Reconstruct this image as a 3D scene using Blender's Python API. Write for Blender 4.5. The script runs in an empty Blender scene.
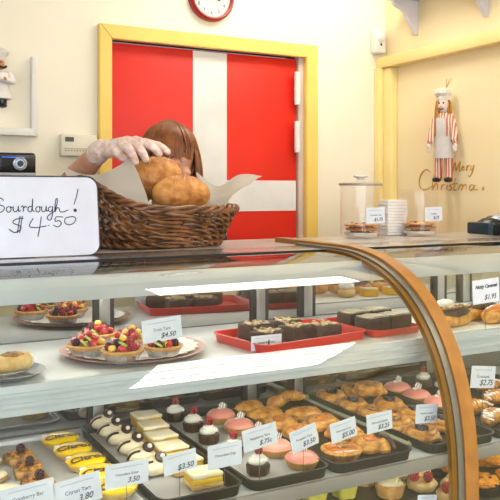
import bpy, bmesh, math, random
from mathutils import Vector, Matrix, noise
PI = math.pi
random.seed(7)
SC = bpy.context.scene
COL = SC.collection
EYE = 1.48
FPX = 775.0
CY_, SY_ = 0.879, 0.477          # camera heading: forward = (SY_, CY_, 0)
HOR = 190.0

# ---------- where a pixel of the 500x500 frame meets a plane of the place ----------
def ray(px, py):
    u = px - 250.0
    return Vector((SY_*FPX + CY_*u, CY_*FPX - SY_*u, HOR - py))
def atz(px, py, z):              # z relative to eye height
    d = ray(px, py); s = z/d.z
    return Vector((d.x*s, d.y*s, EYE + z))
def aty(px, py, y):
    d = ray(px, py); s = y/d.y
    return Vector((d.x*s, y, EYE + d.z*s))
def atx(px, py, x):
    d = ray(px, py); s = x/d.x
    return Vector((x, d.y*s, EYE + d.z*s))
def mpp(p):                      # metres per pixel at a point
    return (p.x*SY_ + p.y*CY_)/FPX

# ---------- materials ----------
def lin(c):
    if isinstance(c, str):
        c = c.lstrip('#'); c = [int(c[i:i+2], 16)/255 for i in (0, 2, 4)]
    return tuple((x/12.92 if x <= .04045 else ((x+.055)/1.055)**2.4) for x in c) + (1,)
MATS = {}
def mat(name, col, rough=.5, metal=0, col2=None, scale=30, bump=0, bscale=None, coat=0, trans=0, sss=0, spec=.5, detail=3, contrast=(.35, .65)):
    if name in MATS: return MATS[name]
    m = bpy.data.materials.new(name); m.use_nodes = True
    nt = m.node_tree; b = nt.nodes['Principled BSDF']
    b.inputs['Roughness'].default_value = rough; b.inputs['Metallic'].default_value = metal
    b.inputs['Specular IOR Level'].default_value = spec
    b.inputs['Coat Weight'].default_value = coat; b.inputs['Coat Roughness'].default_value = .08
    b.inputs['Transmission Weight'].default_value = trans
    if sss:
        b.inputs['Subsurface Weight'].default_value = sss; b.inputs['Subsurface Scale'].default_value = .01
    tc = nt.nodes.new('ShaderNodeTexCoord')
    if col2 is None: c = lin(col); col2l = tuple(x*.9 for x in c[:3]) + (1,)
    else: c = lin(col); col2l = lin(col2)
    n = nt.nodes.new('ShaderNodeTexNoise'); n.inputs['Scale'].default_value = scale; n.inputs['Detail'].default_value = detail
    nt.links.new(tc.outputs['Object'], n.inputs['Vector'])
    r = nt.nodes.new('ShaderNodeValToRGB')
    r.color_ramp.elements[0].position = contrast[0]; r.color_ramp.elements[0].color = col2l
    r.color_ramp.elements[1].position = contrast[1]; r.color_ramp.elements[1].color = c
    nt.links.new(n.outputs['Fac'], r.inputs['Fac']); nt.links.new(r.outputs['Color'], b.inputs['Base Color'])
    if bump:
        n2 = nt.nodes.new('ShaderNodeTexNoise'); n2.inputs['Scale'].default_value = bscale or scale*2; n2.inputs['Detail'].default_value = 4
        nt.links.new(tc.outputs['Object'], n2.inputs['Vector'])
        bp = nt.nodes.new('ShaderNodeBump'); bp.inputs['Strength'].default_value = bump; bp.inputs['Distance'].default_value = .004
        nt.links.new(n2.outputs['Fac'], bp.inputs['Height']); nt.links.new(bp.outputs['Normal'], b.inputs['Normal'])
    MATS[name] = m
    return m
def striped(name, a, b_, freq, axis='X', rough=.8):
    m = bpy.data.materials.new(name); m.use_nodes = True; nt = m.node_tree; b = nt.nodes['Principled BSDF']
    b.inputs['Roughness'].default_value = rough
    tc = nt.nodes.new('ShaderNodeTexCoord'); w = nt.nodes.new('ShaderNodeTexWave'); w.bands_direction = axis
    w.inputs['Scale'].default_value = freq; w.inputs['Distortion'].default_value = .6
    r = nt.nodes.new('ShaderNodeValToRGB'); r.color_ramp.interpolation = 'CONSTANT'
    r.color_ramp.elements[0].color = lin(a); r.color_ramp.elements[1].color = lin(b_); r.color_ramp.elements[1].position = .5
    nt.links.new(tc.outputs['Object'], w.inputs['Vector']); nt.links.new(w.outputs['Fac'], r.inputs['Fac'])
    nt.links.new(r.outputs['Color'], b.inputs['Base Color'])
    return m
def emit(name, col, strength):
    m = bpy.data.materials.new(name); m.use_nodes = True; nt = m.node_tree
    b = nt.nodes['Principled BSDF']; b.inputs['Base Color'].default_value = lin(col)
    b.inputs['Emission Color'].default_value = lin(col); b.inputs['Emission Strength'].default_value = strength
    return m
def pane_mat(name, tint, base_r=.08, strength=.92, power=5.0, rough=0.0):
    m = bpy.data.materials.new(name); m.use_nodes = True; nt = m.node_tree
    for n in list(nt.nodes): nt.nodes.remove(n)
    o = nt.nodes.new('ShaderNodeOutputMaterial'); mx = nt.nodes.new('ShaderNodeMixShader')
    t = nt.nodes.new('ShaderNodeBsdfTransparent'); t.inputs['Color'].default_value = lin(tint)
    g = nt.nodes.new('ShaderNodeBsdfGlossy'); g.inputs['Roughness'].default_value = rough; g.inputs['Color'].default_value = (1, 1, 1, 1)
    lw = nt.nodes.new('ShaderNodeLayerWeight'); lw.inputs['Blend'].default_value = .5
    p = nt.nodes.new('ShaderNodeMath'); p.operation = 'POWER'; p.inputs[1].default_value = power
    ma = nt.nodes.new('ShaderNodeMath'); ma.operation = 'MULTIPLY_ADD'; ma.inputs[1].default_value = strength; ma.inputs[2].default_value = base_r
    nt.links.new(lw.outputs['Facing'], p.inputs[0]); nt.links.new(p.outputs[0], ma.inputs[0]); nt.links.new(ma.outputs[0], mx.inputs['Fac'])
    nt.links.new(t.outputs[0], mx.inputs[1]); nt.links.new(g.outputs[0], mx.inputs[2]); nt.links.new(mx.outputs[0], o.inputs['Surface'])
    return m

wall_m = mat('cream_paint', '#f3ebd8', .75, col2='#f0e7d1', scale=3, bump=.05, bscale=180)
rwall_m = mat('warm_cream_paint', '#f6e7bf', .75, col2='#f3e2b5', scale=3, bump=.05, bscale=180)
trim_y = mat('yellow_gloss_paint', '#f3d274', .35, col2='#efcb68', scale=5)
trim_pale = mat('pale_yellow_paint', '#f5df9c', .4, col2='#f1d88f', scale=5)
white_p = mat('white_paint', '#ece9e4', .45, scale=6)
lilac_p = mat('cool_white_paint', '#d9d6dd', .5, scale=6)
red_p = mat('red_door_paint', '#e0210c', .45, col2='#d61d0b', scale=4)
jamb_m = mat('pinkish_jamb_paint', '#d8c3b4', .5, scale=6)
steel = mat('brushed_steel', '#b4b4b2', .33, .9, col2='#a3a39f', scale=8)
steel_d = mat('dull_steel', '#8f8d86', .45, .7, scale=8)
grey_top = mat('grey_worktop', '#b3aca6', .3, col2='#a8a19b', scale=20)
white_lam = mat('white_laminate', '#efece4', .25, scale=10)
black_rub = mat('black_gasket', '#17181c', .4)
black_pl = mat('black_plastic', '#131317', .3, scale=20)
tray_m = mat('black_tray_plastic', '#0e0f12', .5, scale=20)
red_pl = mat('red_tray_plastic', '#d42a20', .35, scale=15)
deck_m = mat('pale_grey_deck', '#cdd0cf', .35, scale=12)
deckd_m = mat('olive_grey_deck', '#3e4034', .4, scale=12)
rail_m = mat('grey_rail', '#96928f', .4, .2, scale=10)
wood_m = mat('varnished_oak', '#b57c38', .35, col2='#9c6526', scale=14, coat=.4, detail=6)
ochre_m = mat('amber_edge_strip', '#80570e', .3, coat=.3, scale=9)
paper_m = mat('white_paper', '#efece8', .8, scale=20, bump=.08, bscale=40)
def translucent(m, f):
    nt = m.node_tree; o = nt.nodes['Material Output']; b = nt.nodes['Principled BSDF']
    t = nt.nodes.new('ShaderNodeBsdfTranslucent'); t.inputs['Color'].default_value = lin('#f3efe8'); mx = nt.nodes.new('ShaderNodeMixShader'); mx.inputs['Fac'].default_value = f
    nt.links.new(b.outputs[0], mx.inputs[1]); nt.links.new(t.outputs[0], mx.inputs[2]); nt.links.new(mx.outputs[0], o.inputs['Surface'])
tissue_m = mat('greaseproof_paper', '#f5f1ea', .75, scale=20, bump=.08, bscale=40); translucent(tissue_m, .5)
card_m = mat('white_card', '#dde2ee', .6, scale=30)
ink_m = mat('dark_ink', '#23233a', .6)
grey_ink = mat('grey_print', '#5b5d70', .6)
pale_ink = mat('pale_print', '#b9bccd', .6)
wicker_m = mat('brown_wicker', '#8d5c36', .36, col2='#4f2d14', scale=22, bump=.15, bscale=150, detail=4)
wicker_shade_m = mat('shaded_wicker', '#4a2d17', .6, col2='#2a170b', scale=45, bump=.3, bscale=150)  # stakes darkened: shade in the gaps of the weave put into the colour
crust_m = mat('bread_crust', '#dd9f56', .55, col2='#a8622a', scale=30, bump=.7, bscale=80, detail=8, contrast=(.34, .66))
gold_p = mat('golden_pastry', '#e3a544', .4, col2='#97501a', scale=42, bump=.5, bscale=100, detail=6, coat=.15, contrast=(.32, .62))
pale_p = mat('pale_pastry', '#e8c98c', .6, col2='#d3a75f', scale=40, bump=.3, bscale=120)
orange_p = mat('orange_cookie_dough', '#e0981f', .6, col2='#b96a12', scale=60, bump=.6, bscale=110)
short_m = mat('shortcrust', '#d9a765', .6, col2='#c08744', scale=40, bump=.3, bscale=120)
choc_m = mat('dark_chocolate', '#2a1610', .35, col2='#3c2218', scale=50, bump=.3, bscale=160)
brown_m = mat('brownie_crumb', '#32201a', .65, col2='#50352a', scale=60, bump=.6, bscale=130)
nut_m = mat('chopped_nuts', '#c99a5a', .6, col2='#6e4526', scale=70, bump=.5, bscale=120)
cream_m = mat('whipped_cream', '#f6f1e4', .55, scale=20, sss=.1)
icing_w = mat('white_icing', '#f4efe6', .35, scale=25)
ivory_m = mat('ivory_icing', '#ecdcb8', .45, scale=20)
lemon_m = mat('lemon_glaze', '#f7cf08', .25, col2='#f2bf05', scale=15, coat=.3)
curd_m = mat('lemon_curd', '#f3c536', .3, col2='#edb41f', scale=25)
sugar_m = mat('sugared_top', '#f3dea0', .7, col2='#f4ead0', scale=45, bump=.3, bscale=120)
pink_m = mat('pink_fondant', '#f09a88', .35, col2='#ec9080', scale=12, coat=.2)
rasp_m = mat('raspberry_red', '#b81f35', .35, col2='#8f1226', scale=60)
blackb_m = mat('blackberry_dark', '#2c1420', .3, col2='#421b2c', scale=60)
straw_m = mat('strawberry_red', '#d5222a', .25, col2='#b01420', scale=45, coat=.4)
kiwi_m = mat('kiwi_green', '#a7b93a', .3, col2='#c7cf6a', scale=45, coat=.4)
mango_m = mat('mango_yellow', '#f0bb30', .3, col2='#f5d060', scale=30, coat=.4)
foil_m = mat('foil_cup', '#c9c9cb', .3, .8, scale=60)
plate_m = mat('pinkish_plate', '#b58576', .3, col2='#a87767', scale=10)
bluepl_m = mat('dark_rim_plate', '#6d7076', .25, scale=10)
gold_ink = mat('gold_script', '#cf9a3c', .5, 0, scale=20)
clear_m = pane_mat('clear_acrylic', '#fefdfd', .025, .5, 4.0)
glass_m = pane_mat('case_glass', '#f6faf7', .065, .9, 5.0)
win_m = pane_mat('window_glass', '#fafdff', .06, .9)
cap_y = mat('yellow_paper_cup', '#c9bd4c', .6, col2='#b0a33a', scale=30)
banana_m = mat('banana_flesh', '#e4d58c', .5, scale=30)

# ---------- mesh helpers ----------
def BM(): return bmesh.new()
def box(bm, c, s, rot=None, bev=0, seg=2):
    r = bmesh.ops.create_cube(bm, size=1.0)
    vs = r['verts']
    M = Matrix.Translation(Vector(c)) @ (rot.to_4x4() if rot else Matrix.Identity(4)) @ Matrix.Diagonal((s[0], s[1], s[2], 1))
    bmesh.ops.transform(bm, matrix=M, verts=vs)
    if bev:
        es = list({e for v in vs for e in v.link_edges})
        bmesh.ops.bevel(bm, geom=es, offset=bev, segments=seg, affect='EDGES', profile=.5)
def bx(bm, x0, x1, y0, y1, z0, z1, bev=0, seg=2):
    box(bm, ((x0+x1)/2, (y0+y1)/2, (z0+z1)/2), (abs(x1-x0), abs(y1-y0), abs(z1-z0)), None, bev, seg)
def lathe(bm, prof, n=32, M=None, flute=None, sx=1, sy=1, cap=True):
    rings = []
    for (r, z) in prof:
        if r <= 1e-6:
            rings.append([bm.verts.new((0, 0, z))]); continue
        ring = []
        for i in range(n):
            a = 2*PI*i/n; rr = r
            if flute: rr = r*(1 + flute[1]*math.cos(flute[0]*a))
            ring.append(bm.verts.new((rr*math.cos(a)*sx, rr*math.sin(a)*sy, z)))
        rings.append(ring)
    for a, b in zip(rings, rings[1:]):
        if len(a) == 1 and len(b) == 1: continue
        for i in range(n):
            j = (i+1) % n
            if len(a) == 1: bm.faces.new((a[0], b[j], b[i]))
            elif len(b) == 1: bm.faces.new((a[i], a[j], b[0]))
            else: bm.faces.new((a[i], a[j], b[j], b[i]))
    if cap:
        if len(rings[0]) > 2: bm.faces.new(list(reversed(rings[0])))
        if len(rings[-1]) > 2: bm.faces.new(rings[-1])
    vs = [v for r in rings for v in r]
    if M is not None: bmesh.ops.transform(bm, matrix=M, verts=vs)
    return vs
def tube(bm, pts, r, n=8, closed=False, flat=None):
    pts = [Vector(p) for p in pts]; m = len(pts)
    rs = r if isinstance(r, (list, tuple)) else [r]*m
    rings = []; up = None
    for i, p in enumerate(pts):
        a = pts[i-1] if (i > 0 or closed) else pts[i]
        b = pts[(i+1) % m] if (i < m-1 or closed) else pts[i]
        t = (b-a)
        if t.length < 1e-9: t = Vector((0, 0, 1))
        t.normalize()
        if up is None:
            up = Vector((0, 0, 1)) if abs(t.z) < .9 else Vector((1, 0, 0))
        u = (up - t*up.dot(t))
        if u.length < 1e-6: u = t.orthogonal()
        u.normalize(); v = t.cross(u); up = u
        rings.append([bm.verts.new(p + (u*math.cos(2*PI*k/n) + v*math.sin(2*PI*k/n))*rs[i]) for k in range(n)])
    rng = range(m) if closed else range(m-1)
    for i in rng:
        a, b = rings[i], rings[(i+1) % m]
        for k in range(n):
            l = (k+1) % n
            bm.faces.new((a[k], b[k], b[l], a[l]))
    if not closed:
        bm.faces.new(rings[0]); bm.faces.new(list(reversed(rings[-1])))
    return [v for r_ in rings for v in r_]
def blob(bm, c, rad, seed=0, amp=.12, freq=2.0, sub=3, flatb=None, rot=None):
    r = bmesh.ops.create_icosphere(bm, subdivisions=sub, radius=1)
    if not isinstance(rad, (list, tuple)): rad = (rad,)*3
    off = Vector((seed*7.13, seed*3.7, seed*1.9))
    for v in r['verts']:
        d = 1 + amp*noise.noise(v.co*freq + off) + amp*.4*noise.noise(v.co*freq*2.7 + off)
        p = v.co*d
        p = Vector((p.x*rad[0], p.y*rad[1], p.z*rad[2]))
        if flatb is not None and p.z < flatb: p.z = flatb + (p.z-flatb)*.05
        if rot: p = rot @ p
        v.co = p + Vector(c)
    return r['verts']
def sph(bm, c, r, u=10, v=8, s=(1, 1, 1)):
    o = bmesh.ops.create_uvsphere(bm, u_segments=u, v_segments=v, radius=r)
    for w in o['verts']: w.co = Vector((w.co.x*s[0], w.co.y*s[1], w.co.z*s[2])) + Vector(c)
def prism(bm, outline, h, M=None):
    a = [bm.verts.new((x, y, 0)) for x, y in outline]; b = [bm.verts.new((x, y, h)) for x, y in outline]
    bm.faces.new(list(reversed(a))); bm.faces.new(b); n = len(a)
    for i in range(n): bm.faces.new((a[i], a[(i+1) % n], b[(i+1) % n], b[i]))
    if M is not None: bmesh.ops.transform(bm, matrix=M, verts=a+b)
def rrect(w, d, r, n=5):
    out = []
    for (cx, cy, a0) in ((w/2-r, d/2-r, 0), (-w/2+r, d/2-r, PI/2), (-w/2+r, -d/2+r, PI), (w/2-r, -d/2+r, 3*PI/2)):
        for i in range(n+1):
            a = a0 + PI/2*i/n; out.append((cx+r*math.cos(a), cy+r*math.sin(a)))
    return out
def tray_bm(w, d, h, r=.02, flare=.004, th=.002, lip=.003):
    bm = BM(); loops = []
    prof = [(-.0, 0), (flare*.9, h-.002), (flare+lip, h), (flare+lip, h-.002), (flare*.9+th, h-.005+.003)]
    outer = [(0, 0), (flare, h-th), (flare+lip, h-th), (flare+lip, h), (flare-th, h), (-th, th)]
    for off, z in outer:
        loops.append([bm.verts.new((x, y, z)) for x, y in rrect(w-2*flare-2*lip+2*off, d-2*flare-2*lip+2*off, max(r+off, .002))])
    n = len(loops[0])
    for a, b in zip(loops, loops[1:]):
        for i in range(n): bm.faces.new((a[i], a[(i+1) % n], b[(i+1) % n], b[i]))
    bm.faces.new(list(reversed(loops[0]))); bm.faces.new(loops[-1])
    return bm

# ---------- object helpers ----------
def obj(name, bm, m, parent=None, smooth=True, angle=40, loc=None):
    me = bpy.data.meshes.new(name)
    bmesh.ops.recalc_face_normals(bm, faces=bm.faces)
    bm.to_mesh(me); bm.free()
    return mobj(name, me, m, parent, smooth, angle, loc)
def mobj(name, me, m, parent=None, smooth=True, angle=40, loc=None):
    o = bpy.data.objects.new(name, me); COL.objects.link(o)
    me.materials.clear(); me.materials.append(m)
    if smooth:
        me.shade_smooth(); me.set_sharp_from_angle(angle=math.radians(angle))
    if parent: o.parent = parent
    if loc is not None: o.location = loc
    return o
def thing(name, label, cat, loc=(0, 0, 0), rz=0, group=None):
    o = bpy.data.objects.new(name, None); COL.objects.link(o); o.empty_display_size = .02
    o.location = loc; o.rotation_euler = (0, 0, rz); o['label'] = label; o['category'] = cat
    if group: o['group'] = group
    return o
def tag(o, label, cat, group=None):
    o['label'] = label; o['category'] = cat
    if group: o['group'] = group
    return o
def struct(name, bm, m, parent=None, smooth=True):
    o = obj(name, bm, m, parent, smooth)
    if parent is None: o['kind'] = 'structure'
    return o
def dup(root, loc, rz=0, label=None, sc=1.0):
    r = root.copy(); COL.objects.link(r); r.location = loc; r.rotation_euler = (0, 0, rz); r.scale = (sc,)*3
    if label: r['label'] = label
    for ch in list(root.children):
        c = ch.copy(); COL.objects.link(c); c.parent = r
        for g in list(ch.children):
            d = g.copy(); COL.objects.link(d); d.parent = c
    return r
def row(proto, first, pts, labels, rzs=None, scs=None):
    """put the prototype at the first point and copies of it at the others"""
    for i, p in enumerate(pts):
        rz = rzs[i] if rzs else random.uniform(-.15, .15); s = scs[i] if scs else 1.0
        if first and i == 0:
            proto.location = p; proto.rotation_euler = (0, 0, rz); proto.scale = (s,)*3; proto['label'] = labels[0]
        else: dup(proto, p, rz, labels[i], s)
def text_mesh(s, size, shear=0, bold=0, align='CENTER'):
    cu = bpy.data.curves.new('t', 'FONT'); cu.body = s; cu.size = size; cu.align_x = align; cu.align_y = 'CENTER'
    cu.shear = shear; cu.offset = bold; cu.extrude = .00025; cu.resolution_u = 3
    o = bpy.data.objects.new('t', cu); COL.objects.link(o)
    dg = bpy.context.evaluated_depsgraph_get()
    me = bpy.data.meshes.new_from_object(o.evaluated_get(dg))
    bpy.data.objects.remove(o); bpy.data.curves.remove(cu)
    return me
def spline(pts, k=5):
    P = [Vector(p) for p in pts]; out = []
    for i in range(len(P)-1):
        a = P[max(i-1, 0)]; b = P[i]; c = P[i+1]; d = P[min(i+2, len(P)-1)]
        for j in range(k):
            t = j/k
            out.append(.5*((2*b) + (c-a)*t + (2*a-5*b+4*c-d)*t*t + (3*b-a-3*c+d)*t**3))
    out.append(P[-1]); return out
def remesh(bm, voxel, smooth=4, dec=None):
    me = bpy.data.meshes.new('r'); bmesh.ops.recalc_face_normals(bm, faces=bm.faces); bm.to_mesh(me); bm.free()
    o = bpy.data.objects.new('r', me); COL.objects.link(o)
    md = o.modifiers.new('r', 'REMESH'); md.mode = 'VOXEL'; md.voxel_size = voxel
    ms = o.modifiers.new('s', 'SMOOTH'); ms.factor = .5; ms.iterations = smooth
    dg = bpy.context.evaluated_depsgraph_get()
    out = bpy.data.meshes.new_from_object(o.evaluated_get(dg))
    bpy.data.objects.remove(o)
    return out
def limb(bm, pts, rs, n=14):
    pts = [Vector(p) for p in pts]
    for p, r in zip(pts, rs): sph(bm, p, r, 14, 10)
    for i in range(len(pts)-1):
        tube(bm, [pts[i], pts[i+1]], [rs[i], rs[i+1]], n)

Z = lambda zr: EYE + zr
#=====================================================================
# CAMERA, WORLD
#=====================================================================
cam = bpy.data.cameras.new('camera'); camo = bpy.data.objects.new('camera', cam); COL.objects.link(camo)
camo.location = (0, 0, EYE); camo.rotation_euler = (PI/2, 0, -math.atan2(SY_, CY_))
cam.sensor_width = 36; cam.lens = FPX/500*36; cam.shift_y = -(250-HOR)/500; cam.clip_start = .02
SC.camera = camo
w = bpy.data.worlds.new('world'); SC.world = w; w.use_nodes = True
w.node_tree.nodes['Background'].inputs['Color'].default_value = lin('#dfe9f7'); w.node_tree.nodes['Background'].inputs['Strength'].default_value = 2.0
SC.view_settings.view_transform = 'Standard'; SC.view_settings.look = 'None'; SC.view_settings.gamma = 1
SC.view_settings.exposure = 0.0
SC.cycles.use_denoising = True
SC.cycles.max_bounces = 10; SC.cycles.transparent_max_bounces = 24; SC.cycles.sample_clamp_indirect = 6

#=====================================================================
# ROOM
#=====================================================================
WY, WX, CEIL = 2.82, 2.233, 2.66
LX, FY = -2.4, -2.6
floor_m = mat('floor_vinyl', '#9a948a', .4, col2='#8d877d', scale=8)
ceil_m = mat('ceiling_paint', '#efeae0', .8, scale=5)
b = BM(); bx(b, LX-.1, WX+.1, FY-.1, WY+.1, -.1, 0); struct('floor', b, floor_m)
b = BM(); bx(b, LX-.1, WX+.1, FY-.1, WY+.1, CEIL, CEIL+.1); struct('ceiling', b, ceil_m)
# back wall with the doorway cut in it
DX0, DX1, DZ = .918, 1.79, Z(.585)
b = BM(); bx(b, LX-.1, DX0, WY, WY+.12, 0, CEIL); bx(b, DX1, WX+.1, WY, WY+.12, 0, CEIL); bx(b, DX0, DX1, WY, WY+.12, DZ, CEIL)
struct('wall_back', b, wall_m)
b = BM(); bx(b, WX, WX+.1, FY-.1, WY, 0, CEIL); struct('wall_right', b, rwall_m)
b = BM(); bx(b, LX-.1, LX, FY-.1, WY, 0, CEIL); struct('wall_left', b, wall_m)
# front wall with a shop window behind the photographer
WN = (-2.1, .9, .8, 2.3)
b = BM(); bx(b, LX, WN[0], FY-.1, FY, 0, CEIL); bx(b, WN[1], WX, FY-.1, FY, 0, CEIL)
bx(b, WN[0], WN[1], FY-.1, FY, 0, WN[2]); bx(b, WN[0], WN[1], FY-.1, FY, WN[3], CEIL); struct('wall_front', b, wall_m)
b = BM()
for i in range(4):
    x = WN[0] + (WN[1]-WN[0])*i/3; bx(b, x-.03, x+.03, FY-.08, FY+.01, WN[2], WN[3])
bx(b, WN[0], WN[1], FY-.08, FY+.02, WN[2]-.03, WN[2]+.03); bx(b, WN[0], WN[1], FY-.08, FY+.01, WN[3]-.03, WN[3]+.03)
wf = struct('window_1', b, white_p)
b = BM(); bx(b, WN[0], WN[1], FY-.055, FY-.05, WN[2], WN[3]); obj('pane', b, win_m, wf, False)
# skirting
b = BM(); bx(b, LX, DX0-.05, WY-.015, WY, 0, .1); bx(b, DX1+.07, WX, WY-.015, WY, 0, .1); struct('baseboard_back', b, white_p)
# door 1 : red panels, white cross stripes, yellow surround
door = thing('door_1', 'red door with a white cross stripe in a yellow frame', 'door'); del door['category']; del door['label']; door['kind'] = 'structure'
def S(name, x0, x1, y0, y1, z0, z1, m, bev=0, par=door):
    b_ = BM(); bx(b_, x0, x1, y0, y1, z0, z1, bev); return obj(name, b_, m, par)
SX0, SX1, SZ = .927, 1.763, Z(.560)
V0, V1, H0, H1 = 1.277, 1.428, Z(-.088), Z(.040)
S('door_slab', SX0, SX1, WY+.012, WY+.05, .01, SZ, red_p, .002)
b = BM(); bx(b, V0, V1, WY+.0105, WY+.013, .012, SZ-.003); bx(b, SX0+.003, V0, WY+.0105, WY+.013, H0, H1); bx(b, V1, SX1-.003, WY+.0105, WY+.013, H0, H1)
obj('white_stripes', b, white_p, door, False)
S('jamb', SX1+.003, DX1, WY-.002, WY+.1, 0, DZ, jamb_m); S('jamb', DX0, SX0-.003, WY+.002, WY+.1, 0, DZ, trim_y); S('jamb', SX0-.003, SX1+.003, WY+.03, WY+.1, SZ+.006, DZ, choc_m)  # head piece coloured dark for the shade in the gap above the slab
b = BM()   # mitred architrave
fw = .05
for (pts) in ([(.880, 0), (.929, 0), (.929, Z(.566)), (.880, Z(.620))], [(1.79, 0), (1.848, 0), (1.848, Z(.620)), (1.79, Z(.566))],
              [(.880, Z(.620)), (.929, Z(.566)), (1.79, Z(.566)), (1.848, Z(.620))]):
    prism(b, pts, .03, Matrix(((1, 0, 0, 0), (0, 0, 1, WY-.03), (0, 1, 0, 0), (0, 0, 0, 1))))
bmesh.ops.bevel(b, geom=[e for e in b.edges], offset=.003, segments=2, affect='EDGES')
obj('door_frame', b, trim_y, door)
for (z0, z1) in ((.364, .502), (.16, .293)):
    b = BM()
    tube(b, [(1.752, WY-.012, Z(z0)), (1.752, WY-.012, Z(z1))], .012, 12)
    bx(b, 1.752, 1.772, WY-.006, WY+.012, Z(z0)+.012, Z(z1)-.012)
    for k in range(3):
        zz = z0+(z1-z0)*(k+.5)/3; tube(b, [(1.752, WY-.012, Z(zz)-.003), (1.752, WY-.012, Z(zz)+.003)], .0135, 12)
    obj('hinge', b, white_p, door)
# beam and post on the right wall
b = BM(); bx(b, WX-.055, WX, FY, WY, Z(.548), Z(.598), .006); struct('trim_1', b, trim_pale)
b = BM(); bx(b, WX-.04, WX, WY-.09, WY, 0, Z(.548), .006); bx(b, WX-.065, WX-.04, WY-.04, WY, 0, Z(.548), .004); struct('trim_2', b, trim_pale)

#=====================================================================
# LIGHTS
#=====================================================================
diff_m = emit('lamp_diffuser', '#fff6e8', 13)
def fixture(label, x0, x1, y0, y1, strips):
    cx_, cy_ = (x0+x1)/2, (y0+y1)/2; w_, d_ = (x1-x0)/2, (y1-y0)/2
    t = thing('ceiling_light', label, 'ceiling light', (cx_, cy_, CEIL))
    b = BM(); bx(b, -w_, w_, -d_, d_, -.03, -.0005, .004); obj('frame', b, white_p, t)
    for k in range(strips):
        a = -d_+.02+(2*d_-.04)*k/strips; c = -d_+.02+(2*d_-.04)*(k+1)/strips-(.035 if strips > 1 else 0)
        b = BM(); bx(b, -w_+.02, w_-.02, a, c, -.042, -.0305, .004); obj('lamp_strip', b, diff_m, t)
fixture('long ceiling light over the right end of the staff side', 1.16, 2.2, 2.12, 2.46, 1)
fixture('three-strip ceiling light over the customers near the right wall', 1.16, 2.2, -.22, .46, 3)
fixture('added fill light panel on the ceiling near the left wall, out of view', -2.0, -.9, -.6, -.1, 2)  # fill panel added to brighten the room, clear of the glass reflections
L = bpy.data.lights.new('daylight', 'AREA'); L.shape = 'RECTANGLE'; L.size = 2.9; L.size_y = 1.5; L.energy = 120; L.color = (.86, .93, 1)
lo = bpy.data.objects.new('daylight', L); COL.objects.link(lo); lo.location = (-.6, FY-.25, 1.55); lo.rotation_euler = (PI/2, 0, 0)

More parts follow.
